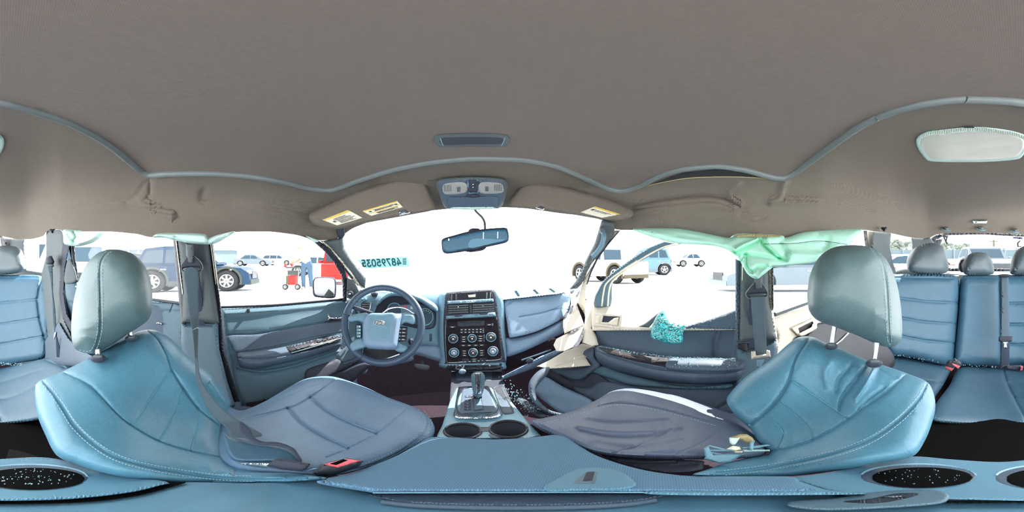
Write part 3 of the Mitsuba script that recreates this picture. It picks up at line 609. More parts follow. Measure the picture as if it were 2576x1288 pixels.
# ---------------------------------------------------------------- dashboard
k = thing('dashboard', 'blue grey dashboard with torn passenger end and open glove box below the windshield', 'dashboard')
yD = D((900, 740, 2.95), (1110, 738, 3.05), (1110, 900, 2.85), (900, 900, 2.9), (1270, 750, 2.98), (1425, 735, 3.0), (1270, 850, 2.86), (1420, 830, 2.92), (1000, 915, 2.82))
relief(k, 'top_pad', [(880, 752), (905, 738), (950, 735), (1010, 734), (1122, 734), (1124, 745), (1119, 790), (1112, 850), (1116, 876), (1060, 872), (1000, 880), (930, 870), (895, 850), (884, 790)], yD, 'dash_plastic', bulge=0.06, R=26, back=0.1, step=9)
relief(k, 'knee_panel', [(930, 878), (1000, 880), (1056, 868), (1112, 871), (1119, 912), (1098, 908), (1044, 893), (1040, 906), (1000, 916), (940, 918), (908, 900)], lambda u, v: yD(u, v) - 0.01, 'dash_lower', bulge=0.05, R=14, back=0.1, step=8)
relief(k, 'cluster_recess', [(948, 771), (953, 761), (966, 751), (987, 742), (1018, 744), (1052, 753), (1071, 766), (1094, 779), (1097, 800), (1092, 824), (1060, 828), (1000, 815), (944, 800)], lambda u, v: yD(u, v) - 0.06, 'dark_plastic', bulge=0.004, R=6, back=0.02, step=8)
g = key_for(k, 'cluster_hood')
relief(k, 'cluster_hood', [(945, 772), (955, 750), (974, 736), (993, 730), (1029, 733), (1050, 741), (1071, 750), (1097, 767), (1102, 784), (1094, 783), (1071, 769), (1052, 757), (1018, 748), (987, 745), (966, 754), (955, 764)], lambda u, v: yD(u, v) - 0.12, 'dash_plastic', bulge=0.05, R=8, back=0.06, step=6)
g = key_for(k, 'instrument_cluster')
plate(k, 'instrument_cluster', [(962, 800), (972, 784), (990, 773), (1010, 765), (1050, 764), (1078, 772), (1093, 790), (1090, 818), (1076, 826), (1040, 815)], lambda u, v: yD(u, v) - 0.07, 'door_slate', th=0.004, sm=1)
for cu, cv, r, nm in ((992, 781, 18, 'speedometer'), (1069, 797, 20, 'tachometer')):
    yg = lambda u, v: yD(u, v) - 0.08
    plate(g, 'gauge_dial', ell(cu, cv, r, r * 1.05, 28), yg, 'door_slate', th=0.004, label=f'round gauge dial')
    tube(g, 'gauge_ring', ell(cu, cv, r, r * 1.05, 28), 0.0035, 'worn_silver', y=lambda u, v: yD(u, v) - 0.088, closed=True, step=4, sides=6)
    tk = []
    for a in range(-220, 41, 20):
        c, s = math.cos(math.radians(a)), math.sin(math.radians(a))
        tk.append(sweep(W(np.array([cu + c * r * .68, cu + c * r * .86]), np.array([cv + s * r * .7, cv + s * r * .9]), 2.90), 0.0016, 4))
    add(g, 'gauge_marks', trimesh.util.concatenate(tk), 'sticker_white', False, kind='stuff')
    tube(g, 'needle', [(cu, cv, 2.89), (cu - r * .5, cv + r * .45, 2.89)], 0.0015, 'red_plastic')
plate(g, 'display', [(1006, 768), (1050, 766), (1052, 790), (1006, 790)], lambda u, v: yD(u, v) - 0.079, 'dash_lower', th=0.003)
for q in ((1019, 771), (1036, 774)): plate(g, 'small_gauge', ell(q[0], q[1], 4, 4, 12), lambda u, v: yD(u, v) - 0.084, 'red_plastic' if q[0] < 1030 else 'sticker_white', th=0.002)
g = key_for(k, 'air_vent')
relief(k, 'air_vent', [(910, 760), (933, 762), (926, 790), (905, 788)], lambda u, v: yD(u, v) - 0.08, 'black_plastic', bulge=0.006, R=3, back=0.02, sm=0)
for q in range(4): tube(g, 'vent_slat', [(911 - q * 0.8, 766 + q * 6, 2.83), (930 - q * 1.4, 767 + q * 6, 2.83)], 0.003, 'trim_grey')
tube(g, 'vent_trim', [(933, 760, 2.82), (931, 776, 2.81), (925, 790, 2.81)], 0.004, 'steel')
for q in range(8): plate(k, 'speaker_slot', rect(1080, 840 + q * 2.4, 1087, 841.4 + q * 2.4), lambda u, v: yD(u, v) - 0.06, 'black_plastic', th=0.002, ch=0.3)
tube(k, 'wiper_stalk', [(889, 773, 2.62), (905, 778, 2.62), (934, 788, 2.7)], 0.011, 'dark_plastic', label='dark control stalk left of the steering wheel')
relief(k, 'ignition_switch', ell(1034, 859, 8, 9, 16), 2.74, 'dark_plastic', bulge=0.03, R=5, back=0.05, step=4, label='ignition key switch')
plate(k, 'key_slot', [(1032, 853), (1035, 853), (1037, 866), (1034, 866)], 2.70, 'steel', th=0.004)
# steering column
relief(k, 'column_cover', [(915, 872), (1002, 872), (1010, 900), (975, 912), (925, 905)], lambda u, v: yD(u, v) - 0.12, 'black_plastic', bulge=0.04, R=10, back=0.1)
# things left of the wheel on the pad: torn clip pieces
for poly, m in (([(900, 712), (912, 716), (917, 726), (908, 724), (901, 718)], 'cream_paint'), ([(898, 735), (908, 729), (914, 733), (908, 742), (902, 745)], 'dark_plastic'), ([(932, 738), (944, 733), (952, 738), (948, 746), (936, 746)], 'dark_plastic'), ([(908, 752), (922, 746), (923, 756), (914, 760)], 'worn_silver')):
    relief(k, 'torn_clip', poly, lambda u, v: yD(u, v) - 0.06, m, bulge=0.02, R=4, back=0.02, step=4, sm=0, label='broken clip on the dashboard end')
# passenger side
relief(k, 'passenger_top', [(1252, 741), (1270, 734), (1327, 727), (1410, 722), (1428, 727), (1412, 738), (1362, 744), (1270, 754), (1258, 752)], D((1262, 740, 3.2), (1420, 724, 3.25), (1270, 754, 2.95), (1412, 738, 2.98)), 'dash_plastic', bulge=0.02, R=4, back=0.05, step=7)
for a, b in (((1293, 732), (1302, 746)), ((1339, 729), (1350, 740)), ((1379, 726), (1392, 736))):
    plate(k, 'defroster_slot', [a, (a[0] + 7, a[1] - 1), (b[0] + 7, b[1] - 1), b], 2.97, 'trim_blue_grey', th=0.004, ch=0.5)
relief(k, 'passenger_panel', [(1268, 756), (1290, 752), (1362, 744), (1412, 737), (1430, 735), (1434, 758), (1430, 780), (1414, 802), (1362, 829), (1327, 841), (1290, 849), (1281, 847), (1275, 810), (1269, 780)], lambda u, v: yD(u, v) + 0.03 - 0.0006 * (np.asarray(v) - 735), 'dash_lower', bulge=0.025, R=5, back=0.06, step=8, creases=[([(1307, 797), (1362, 787), (1401, 776)], 2.2, 0.014), ([(1283, 760), (1272, 770)], 4, 0.01)])
relief(k, 'glove_box_roll', [(1270, 852), (1290, 850), (1327, 843), (1362, 831), (1414, 805), (1419, 822), (1416, 838), (1388, 851), (1327, 880), (1274, 898), (1271, 880)], lambda u, v: yD(u, v) + 0.02, 'dash_lower', bulge=0.06, R=14, back=0.06, step=8)
relief(k, 'glove_box_cavity', [(1272, 890), (1327, 876), (1388, 850), (1398, 850), (1394, 874), (1380, 890), (1320, 915), (1270, 935)], lambda u, v: yD(u, v) + 0.12, 'carpet', bulge=0.01, R=6, back=0.03, step=10, sm=0, label='dark open glove box')
relief(k, 'glove_box_door', [(1262, 947), (1323, 916), (1360, 896), (1385, 886), (1415, 873), (1421, 880), (1406, 893), (1349, 925), (1264, 955)], D((1262, 950, 2.62), (1420, 878, 2.8), (1360, 900, 2.72)), 'dash_lower', bulge=0.03, R=5, back=0.04, step=6, sm=0, creases=[([(1270, 946), (1350, 908), (1410, 880)], 1.6, 0.012)], label='fallen glove box door')
tube(k, 'glove_box_rod', [(1312, 906, 2.72), (1350, 893, 2.75), (1386, 880, 2.78)], 0.004, 'trim_blue_grey')
relief(k, 'hinge_bracket', [(1322, 908), (1334, 900), (1342, 903), (1340, 912), (1328, 916)], 2.68, 'dark_plastic', bulge=0.02, R=3, back=0.02, sm=0, step=4)
cr_ = [('torn_end_panel', [(1430, 734), (1448, 728), (1464, 721), (1470, 728), (1462, 748), (1452, 768), (1460, 790), (1470, 818), (1440, 830), (1420, 840), (1416, 822), (1416, 806), (1430, 786), (1436, 764)], 'cream_panel', 0.05), ('torn_lower_panel', [(1420, 842), (1444, 830), (1470, 818), (1462, 850), (1446, 872), (1420, 884), (1400, 884), (1392, 868), (1400, 852)], 'cream_panel', 0.04),
       ('end_flap', [(1416, 800), (1411, 780), (1416, 756), (1428, 736), (1435, 750), (1434, 766), (1428, 784)], 'dash_plastic', 0.04)]
for nm, poly, m, b in cr_: relief(k, nm, poly, lambda u, v: yD(u, v) + 0.06 - 0.0022 * (np.asarray(v) - 735), m, bulge=b * .35, R=3, back=0.04, step=6, sm=0, smooth=25, label={'torn_end_panel': 'torn panel at the passenger end coloured pale for the sun on it', 'torn_lower_panel': 'broken panel under the torn end coloured pale for the sun on it', 'end_flap': 'curved end flap'}[nm])  # cream tone puts sunlight into the colour of the torn panels
for poly in ([(1434, 732), (1446, 729), (1440, 737), (1436, 737)], [(1449, 742), (1460, 728), (1456, 742), (1450, 748)], [(1453, 756), (1461, 747), (1464, 764), (1452, 769)], [(1432, 774), (1443, 767), (1441, 782), (1434, 790)], [(1424, 842), (1440, 830), (1464, 820), (1444, 836)], [(1437, 876), (1452, 858), (1468, 824), (1466, 850), (1454, 872)], [(1413, 800), (1432, 780), (1425, 796), (1416, 804)]):
    plate(k, 'tear', poly, lambda u, v: yD(u, v) + 0.035 - 0.0022 * (np.asarray(v) - 735), 'dark_plastic', th=0.004, ch=0.6, label='dark torn gap')

# kick panel and sill in front of the passenger door (sunlight put into the pale colour)
k = struct('trim_12', 'kick panel coloured pale for sunlight and sill by the passenger footwell')
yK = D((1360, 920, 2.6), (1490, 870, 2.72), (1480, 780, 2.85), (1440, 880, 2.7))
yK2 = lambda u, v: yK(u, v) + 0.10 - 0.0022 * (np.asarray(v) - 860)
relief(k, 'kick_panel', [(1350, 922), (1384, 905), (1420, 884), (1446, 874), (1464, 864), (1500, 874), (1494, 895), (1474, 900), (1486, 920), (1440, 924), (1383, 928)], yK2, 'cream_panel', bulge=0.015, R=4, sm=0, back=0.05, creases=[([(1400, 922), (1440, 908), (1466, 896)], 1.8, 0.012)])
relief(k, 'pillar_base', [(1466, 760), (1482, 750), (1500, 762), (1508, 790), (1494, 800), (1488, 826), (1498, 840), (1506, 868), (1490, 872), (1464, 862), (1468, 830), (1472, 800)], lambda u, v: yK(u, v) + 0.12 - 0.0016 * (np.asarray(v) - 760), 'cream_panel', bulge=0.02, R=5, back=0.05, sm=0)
relief(k, 'sill_cover', [(1330, 965), (1348, 938), (1370, 925), (1384, 925), (1374, 945), (1350, 975), (1350, 1000), (1380, 1030), (1420, 1042), (1400, 1046), (1360, 1030), (1334, 1000)], lambda u, v: yK(u, v) - 0.1, 'door_slate', bulge=0.03, R=8, back=0.05)
relief(k, 'sill_rail', [(1280, 987), (1288, 985), (1330, 1010), (1372, 1040), (1380, 1048), (1356, 1050), (1310, 1020)], D((1285, 986, 2.7), (1375, 1046, 2.3), (1350, 1050, 2.28)), 'dark_plastic', bulge=0.03, R=6, back=0.05)

# ---------------------------------------------------------------- steering wheel
k = thing('steering_wheel', 'four spoke leather steering wheel with an oval emblem in front of the gauges', 'steering wheel')
yW = D((964, 715, 2.64), (964, 922, 2.44), (860, 818, 2.54), (1068, 818, 2.54))
a = np.linspace(0, 2 * np.pi, 72, endpoint=False)
P = W(963.5 + 96.5 * np.cos(a), 818.5 + 95 * np.sin(a), yW(963.5 + 96.5 * np.cos(a), 818.5 + 95 * np.sin(a)))
rr = 0.0165 + 0.003 * np.clip(np.cos(a - 0.4), 0, 1)
add(k, 'rim', sweep(P, rr, 16, 1.0, True), 'rim_leather', 60)
for ang in (197, 342, 62, 123):
    c, s = math.cos(math.radians(ang)), math.sin(math.radians(ang))
    u, v = 963.5 + 96.5 * c, 818.5 + 95 * s
    t = np.array([-s, c]); 
    q = W(np.array([u - t[0] * 1.2, u + t[0] * 1.2]), np.array([v - t[1] * 1.2, v + t[1] * 1.2]), yW(u, v))
    add(k, 'rim_seam', sweep(q, 0.0188, 16), 'dark_plastic', 60)
ln = [(963.5 + 84 * math.cos(x), 818.5 + 82 * math.sin(x)) for x in np.linspace(math.radians(185), math.radians(262), 14)]
stitches(k, [ln, [(963.5 + 85 * math.cos(x), 818.5 + 84 * math.sin(x)) for x in np.linspace(math.radians(95), math.radians(165), 14)]], lambda u, v: yW(u, v) - 0.012, 'dark_plastic', dash=3, gap=2.5)
for poly in ([(878, 795), (900, 789), (926, 788), (920, 812), (900, 808), (884, 810), (876, 806)], [(1008, 789), (1040, 790), (1046, 806), (1040, 816), (1020, 812), (1006, 818)], [(880, 866), (905, 850), (918, 856), (922, 872), (900, 880), (886, 884)], [(1002, 858), (1018, 868), (1026, 874), (1016, 886), (998, 884), (992, 872)]):
    relief(k, 'spoke', poly, lambda u, v: yW(u, v) - 0.005, 'dash_plastic', bulge=0.025, R=8, back=0.03, step=5)
relief(k, 'hub', [(927, 790), (950, 787), (1000, 788), (1012, 790), (1009, 812), (1004, 850), (1000, 874), (992, 880), (950, 879), (924, 875), (913, 864), (912, 835), (915, 806)], lambda u, v: yW(u, v) - 0.01, 'dash_lower', bulge=0.06, R=16, back=0.05, step=6)
relief(k, 'airbag_cover', [(927, 790), (960, 788), (994, 789), (990, 820), (984, 852), (976, 859), (950, 858), (932, 855), (923, 846), (924, 815)], lambda u, v: yW(u, v) - 0.062, 'dash_plastic', bulge=0.012, R=7, back=0.02, step=6, label='blue grey airbag cover')
g = key_for(k, 'emblem')
relief(k, 'emblem', ell(954.2, 812.5, 15.6, 7, 28), lambda u, v: yW(u, v) - 0.078, 'steel', bulge=0.006, R=2, back=0.01, step=4, label='oval emblem with script lettering')
relief(g, 'field', ell(954.2, 812.5, 13.6, 5.4, 24), lambda u, v: yW(u, v) - 0.083, 'door_slate', bulge=0.003, R=2, back=0.005, step=4, label='blue oval field')
lettering(g, 'lettering', 'Ford', (943.6, 815.6), (7.2, 0), (1.4, -6.6), lambda u, v: yW(u, v) - 0.087, 'sticker_white', bold=True)
for s_, u0, w_ in ((0, 897, 11), (1, 1003.5, 20)):
    relief(k, 'button_bezel', [(u0 - 3, 816 + 6 * s_), (u0 + w_ + 2, 816 + 6 * s_), (u0 + w_ + 2 - s_ * 3, 851 + 8 * s_), (u0 - 2 - s_ * 3, 851 + 8 * s_)], lambda u, v: yW(u, v) - 0.012, 'black_plastic', bulge=0.01, R=3, back=0.03, sm=0, step=5)
    for r_ in range(4):
        g2 = key_for(k, 'button')
        v0 = 818 + 6 * s_ + r_ * (8 + 0.8 * s_)
        plate(k, 'button', [(u0 - s_ * r_ * .7, v0), (u0 + w_ - s_ * r_ * .7, v0), (u0 + w_ - s_ * r_ * .7, v0 + 7.4), (u0 - s_ * r_ * .7, v0 + 7.4)], lambda u, v: yW(u, v) - 0.022, 'dash_plastic' if s_ == 0 else 'dark_plastic', th=0.006, ch=0.8)
        if s_: 
            for q in ((u0 + 2, u0 + 5.5), (u0 + 9, u0 + 16)): plate(g2, 'symbol', rect(q[0] - r_ * .7, v0 + 3, q[1] - r_ * .7, v0 + 4.6), lambda u, v: yW(u, v) - 0.029, 'sticker_white', th=0.001, ch=0.2)
        else: plate(g2, 'symbol', rect(u0 + 6, v0 + 2.6, u0 + 9, v0 + 5), lambda u, v: yW(u, v) - 0.029, 'sticker_white', th=0.001, ch=0.2)
for pts in ([(962, 788), (978, 777), (1000, 773), (1022, 777), (1042, 789)], [(946, 906), (972, 902), (1005, 891)], [(914, 875), (911, 894)]):
    tube(k, 'silver_trim', pts, 0.0032, 'chrome', y=lambda u, v: yW(u, v) + 0.01, step=4, sides=6, label='bright silver trim line')

# ---------------------------------------------------------------- centre stack
k = thing('centre_stack', 'upright dark control panel of knobs and vents in the middle of the dashboard', 'control panel')
yS = D((1184, 730, 2.98), (1120, 910, 2.78), (1265, 910, 2.78))
relief(k, 'side_trim', [(1106, 742), (1126, 732), (1184, 726), (1246, 725), (1258, 737), (1268, 760), (1270, 820), (1275, 880), (1272, 915), (1262, 930), (1116, 926), (1108, 900), (1103, 840), (1104, 780)], lambda u, v: yS(u, v) + 0.02, 'dash_plastic', bulge=0.05, R=10, back=0.1, step=8)
relief(k, 'face', [(1120, 742), (1128, 736), (1184, 731), (1238, 729), (1246, 736), (1254, 785), (1262, 840), (1270, 902), (1262, 912), (1128, 916), (1120, 908), (1115, 840), (1116, 785)], lambda u, v: yS(u, v) - 0.02, 'dark_plastic', bulge=0.02, R=4, back=0.03, step=8)
yF = lambda u, v: yS(u, v) - 0.042
plate(k, 'display_hood', [(1134, 738), (1236, 730.5), (1241, 751), (1126, 757)], yF, 'black_plastic', th=0.004)
for u in (1137, 1148, 1225, 1234): tube(k, 'display_post', [(u, 741 - (u - 1137) * .06, 2.91), (u - 1, 755 - (u - 1137) * .05, 2.90)], 0.003, 'steel', sides=6)
plate(k, 'reflected_label', [(1177, 742), (1197, 740), (1196, 747), (1179, 748)], lambda u, v: yF(u, v) - 0.005, 'lamp_lens', th=0.001, label='pale plate painted as a reflection inside the display hood')  # pale plate stands for a reflected label, painted on
relief(k, 'display_lip', [(1125, 757), (1241, 751), (1242, 759), (1126, 766)], lambda u, v: yF(u, v) - 0.005, 'dash_plastic', bulge=0.02, R=3, back=0.01, sm=0, step=6)
plate(k, 'display_mark', rect(1172, 759, 1194, 760.6), lambda u, v: yF(u, v) - 0.025, 'sticker_white', th=0.002, ch=0.3)
for (a, b, c, d) in ((1127, 767.5, 1179, 790), (1188, 765, 1243, 787)):
    g = key_for(k, 'air_vent')
    sl = -3 / 55
    plate(k, 'air_vent', [(a, b), (c, b - 2.5), (c + .6, d - 3), (a + .3, d)], yF, 'black_plastic', th=0.003, ch=0.5)
    for q in range(4): tube(g, 'vent_slat', [(a + 1, b + 3 + q * 5.6, 2.868 - q * .006), (c - .5, b + .6 + q * 5.6, 2.868 - q * .006)], 0.0042, 'trim_grey', flat=0.6, sides=6)
    for q in range(1, 6): tube(g, 'vent_fin', [(a + q * (c - a) / 6, b + 1 - q * .4, 2.876), (a + q * (c - a) / 6, d - 1 - q * .5, 2.856)], 0.0022, 'dark_plastic', sides=5)
    plate(g, 'vent_tab', rect((a + c) / 2 - 2, b + 2, (a + c) / 2 + 2, b + 6), lambda u, v: yF(u, v) - 0.022, 'steel', th=0.004, ch=0.5)
plate(k, 'vent_divider', [(1180, 766), (1187, 765.5), (1188, 787), (1181, 788)], lambda u, v: yF(u, v) - 0.004, 'trim_grey', th=0.01)
relief(k, 'silver_strip', [(1122, 795), (1160, 791), (1245, 785), (1248, 796), (1180, 800), (1121, 803)], lambda u, v: yF(u, v) - 0.002, 'dash_plastic', bulge=0.02, R=4, back=0.01, sm=0, step=6)
for u in (1153, 1216): plate(k, 'strip_slot', [(u - 11, 794 - (u - 1153) * .08), (u + 11, 792.5 - (u - 1153) * .08), (u + 8, 796 - (u - 1153) * .08), (u - 8, 797 - (u - 1153) * .08)], lambda u, v: yF(u, v) - 0.022, 'dark_plastic', th=0.002, ch=0.4)
g = key_for(k, 'radio_panel')
plate(k, 'radio_panel', [(1122, 804), (1251, 798), (1256, 840), (1261, 896), (1258, 903), (1128, 912), (1124, 905), (1121, 850)], yF, 'gloss_black', th=0.006, label='glossy black radio and climate panel')
yR = lambda u, v: yF(u, v) - 0.007
tube(g, 'panel_edge', [(1122, 805), (1121, 850), (1124, 905), (1130, 912), (1200, 908), (1256, 904), (1262, 896)], 0.0024, 'steel', y=yR, sides=6)
plate(g, 'disc_slot', [(1151, 809), (1219, 806), (1219.5, 819), (1151.5, 822)], yR, 'dark_plastic', th=0.003)
tube(g, 'slot_lip', [(1157, 808.5), (1168, 811), (1205, 809.5), (1213, 806)], 0.002, 'black_plastic', y=lambda u, v: yR(u, v) - 0.004, sides=5)
def btn(u0, v0, u1, v1, m='dark_plastic', sym=1):
    q = key_for(g, 'button')
    t = -(u0 - 1188) * 0.02
    plate(g, 'button', [(u0, v0 + t), (u1, v0 + t - (u1 - u0) * .03), (u1, v1 + t - (u1 - u0) * .03), (u0, v1 + t)], yR, m, th=0.005, ch=0.6)
    if sym:
        c = (u0 + u1) / 2; w_ = (u1 - u0) * .22; vm = (v0 + v1) / 2 + t
        plate(q, 'symbol', rect(c - w_, vm - .8, c + w_, vm + .7), lambda u, v: yR(u, v) - 0.006, 'sticker_white', th=0.001, ch=0.2)
for r_ in range(2):
    for c_ in range(6): btn(1157 + 9.6 * c_, 826 + 6.6 * r_, 1165.6 + 9.6 * c_, 832 + 6.6 * r_)
btn(1130, 819, 1146, 824.5); btn(1223, 815, 1239, 820.5)
for r_ in range(3):
    btn(1158.5, 845 + 5.6 * r_, 1174.5, 850 + 5.6 * r_); btn(1200, 844 + 5.6 * r_, 1216.5, 849 + 5.6 * r_)
    btn(1160.5, 880 + 5.6 * r_, 1176, 885 + 5.6 * r_); btn(1204, 880 + 5.6 * r_, 1219, 885 + 5.6 * r_)
for c_ in range(4): btn(1158.5 + 15.3 * c_, 866, 1172.5 + 15.3 * c_, 871.5)
btn(1162, 901.5, 1180, 910.5, sym=0); btn(1206, 901.5, 1223, 910.5, sym=0)
for r_ in range(2): btn(1183, 901.5 + 4.6 * r_, 1203, 905.6 + 4.6 * r_)
for tab in ((1214.5, 825, 1217.5, 837), (1238, 813, 1240.5, 820), (1217, 841, 1219, 860)): plate(g, 'bright_edge', rect(*tab), lambda u, v: yR(u, v) - 0.003, 'steel', th=0.002, ch=0.3)
for cu, cv, r, face in ((1140, 852, 12.5, 'dark_plastic'), (1187.5, 851, 11.5, 'black_plastic'), (1235, 848, 13, 'dark_plastic'), (1142, 887, 13, 'dash_lower'), (1190, 887, 12, 'dark_plastic'), (1240, 883.5, 13.5, 'dash_lower')):
    q = key_for(g, 'knob')
    relief(g, 'knob', ell(cu, cv, r, r * 0.92, 26), yR, 'dark_plastic', bulge=0.035, R=3, back=0.01, step=3.5, label='round control knob')
    tube(q, 'knob_ring', ell(cu, cv, r * .93, r * .85, 22), 0.0026, 'worn_silver', y=lambda u, v: yR(u, v) - 0.03, closed=True, step=3, sides=6)
    plate(q, 'knob_face', ell(cu, cv, r * .66, r * .6, 20), lambda u, v: yR(u, v) - 0.036, face, th=0.004, ch=1)
    plate(q, 'symbol', ell(cu, cv + 1, r * .2, r * .18, 10), lambda u, v: yR(u, v) - 0.041, 'sticker_white', th=0.001, ch=0.2)
    tube(q, 'mark_arc', [(cu + r * .45 * math.cos(x), cv + r * .42 * math.sin(x)) for x in np.linspace(3.6, 5.8, 7)], 0.001, 'red_plastic' if cu == 1240 else 'sticker_white', y=lambda u, v: yR(u, v) - 0.041, step=2, sides=4)
relief(k, 'lower_bin', [(1122, 914), (1200, 912), (1266, 906), (1268, 926), (1240, 932), (1148, 935), (1124, 930)], lambda u, v: yS(u, v) - 0.0, 'black_plastic', bulge=0.03, R=5, back=0.05, sm=0)
tube(k, 'socket_ring', ell(1155, 924.5, 8, 4.4, 18), 0.003, 'steel', y=2.72, closed=True, step=3, sides=6, label='bright ring of the lighter socket')
relief(k, 'socket_cap', ell(1163, 935, 10, 6.5, 18, -8), 2.66, 'dash_lower', bulge=0.03, R=5, back=0.02, step=4, label='hanging lighter socket cap')
tube(k, 'cap_strap', [(1159, 930, 2.66), (1165, 926, 2.68), (1167, 920, 2.7)], 0.004, 'dash_lower')
for p_ in (rect(1178, 922, 1188, 929), rect(1199, 920, 1212, 928)): plate(k, 'small_switch', p_, 2.74, 'dark_plastic', th=0.01, label='small switch below the panel')
for p_ in ([(1212, 916), (1218, 913), (1222, 912), (1216, 918)], [(1229, 920), (1233, 917), (1234, 921)]): plate(k, 'broken_chip', p_, 2.72, 'sticker_white', th=0.004, ch=0.4)

# ---------------------------------------------------------------- gear console
k = thing('gear_console', 'worn silver blue console with gear gate and two round cup holders between the front seats', 'console')
yG = plane_z(-0.655)
HOLES = [ell(1164, 1085, 46, 19, 40), ell(1279, 1080, 47, 21, 40)]
def well(parent, name, e, z, depth, material, shrink=0.8, label=None):
    p = np.array(e, float); top = W(p[:, 0], p[:, 1], plane_z(z)(p[:, 0], p[:, 1])); c = top.mean(0)
    n = len(p); rings_ = []
    for f, d in ((1.06, -0.004), (1.02, 0.0), (.97, .25), (.9, .8), (shrink, .97), (shrink * .5, 1.0)):
        q = c + (top - c) * f; q[:, 2] = c[2] - d * depth; rings_.append(q)
    V = np.vstack(rings_ + [c[None] - [0, 0, depth]]); fs = []
    for a in range(len(rings_) - 1):
        for i in range(n):
            j = (i + 1) % n; fs += [[a * n + i, a * n + j, (a + 1) * n + j], [a * n + i, (a + 1) * n + j, (a + 1) * n + i]]
    a = (len(rings_) - 1) * n
    fs += [[a + i, a + (i + 1) % n, len(V) - 1] for i in range(n)]
    return add(parent, name, trimesh.Trimesh(V, np.array(fs), process=False), material, 40, label)
relief(k, 'panel', [(1136, 934), (1200, 930), (1261, 931), (1268, 968), (1286, 1010), (1328, 1062), (1362, 1097), (1330, 1104), (1098, 1104), (1100, 1094), (1112, 1071), (1131, 1011), (1136, 968)], yG, 'worn_silver', bulge=0.02, R=5, back=0.1, step=7, sm=0, holes=HOLES)
relief(k, 'front_skirt', [(1136, 932), (1261, 929), (1268, 968), (1286, 1010), (1270, 1008), (1236, 975), (1150, 975), (1131, 1012)], lambda u, v: yG(u, v) - 0.022, 'dark_plastic', bulge=0.01, R=5, back=0.005, sm=0, label='dark worn front of the console')
relief(k, 'front_tray', rrect(1148, 932, 1238, 958, 5), lambda u, v: yG(u, v) - 0.033, 'door_slate', bulge=0.004, R=4, back=0.004, sm=0)
g = key_for(k, 'gate_frame')
fr = [(1152, 978), (1160, 972), (1222, 970), (1232, 976), (1262, 1036), (1261, 1046), (1244, 1053), (1200, 1055), (1152, 1054), (1139, 1046), (1141, 1036)]
relief(k, 'gate_frame', fr, lambda u, v: yG(u, v) - 0.025, 'chrome', bulge=0.035, R=6, back=0.01, step=5, holes=([(1166, 981), (1222, 979), (1247, 1033), (1158, 1037)],), label='chrome frame around the gear gate')
relief(g, 'gate_plate', [(1164, 978), (1226, 976), (1250, 1036), (1156, 1040)], lambda u, v: yG(u, v) - 0.034, 'door_slate', bulge=0.004, R=3, back=0.004, sm=0, step=8)
plate(g, 'gate_slot', [(1188, 989), (1210, 990), (1217, 1031), (1193, 1034)], lambda u, v: yG(u, v) - 0.04, 'dark_plastic', th=0.003)
plate(g, 'slot_cover', [(1192, 1003), (1209, 1002), (1215, 1028), (1194, 1031)], lambda u, v: yG(u, v) - 0.044, 'trim_blue_grey', th=0.002)
plate(g, 'marker', rect(1188.5, 998, 1191.5, 1001), lambda u, v: yG(u, v) - 0.046, 'red_plastic', th=0.002, ch=0.4)
for q, ch in enumerate('PRND1'):
    vv = 995 + q * 7.2 + (3 if q else 0)
    g3 = key_for(g, 'gear_window')
    plate(g, 'gear_window', [(1169 - q * .4, vv), (1184 + q * .2, vv - .4), (1184 + q * .2, vv + 4.6), (1169 - q * .4, vv + 5)], lambda u, v: yG(u, v) - 0.041, 'dark_plastic', th=0.003, ch=0.5)
    lettering(g3, 'lettering', ch, (1174, vv + 4), (4.6, 0), (0, -3.6), lambda u, v: yG(u, v) - 0.045, 'worn_silver', bold=True)
relief(k, 'coin_tray', [(1243, 976), (1259, 975), (1266, 988), (1290, 1034), (1286, 1038), (1268, 1038), (1256, 1012)], lambda u, v: yG(u, v) - 0.024, 'door_slate', bulge=0.003, R=3, back=0.003, sm=0, label='narrow coin tray')
tube(k, 'tray_lip', [(1242, 977), (1250, 974), (1261, 975), (1272, 996), (1291, 1034), (1286, 1039), (1268, 1039), (1254, 1010)], 0.004, 'trim_grey', y=lambda u, v: yG(u, v) - 0.026, closed=True, step=5, sides=6)
for e, (cu, cv, ru, rv) in zip(HOLES, ((1164, 1085, 46, 19), (1279, 1080, 47, 21))):
    q = well(k, 'cup_holder', e, -0.655, 0.075, 'dark_plastic', label='round dark cup holder well')
    tube(q, 'holder_rim', ell(cu, cv, ru * 1.01, rv * 1.02, 36), 0.005, 'black_plastic', y=lambda u, v: yG(u, v) - 0.02, closed=True, step=5, sides=8)
    tube(q, 'inner_step', [(cu + ru * .93 * math.cos(x), cv + 3 + rv * .9 * math.sin(x)) for x in np.linspace(math.pi * 1.02, math.pi * 1.98, 24)], 0.0022, 'trim_blue_grey', y=plane_z(-0.672), step=5, sides=6)
plate(k, 'holder_bridge', [(1204, 1074), (1232, 1074), (1236, 1084), (1206, 1086)], lambda u, v: yG(u, v) - 0.024, 'black_plastic', th=0.003)
plate(k, 'worn_patch', [(1228, 1093), (1240, 1092), (1262, 1100), (1236, 1101)], lambda u, v: yG(u, v) - 0.023, 'door_slate', th=0.001, label='dark worn patch')

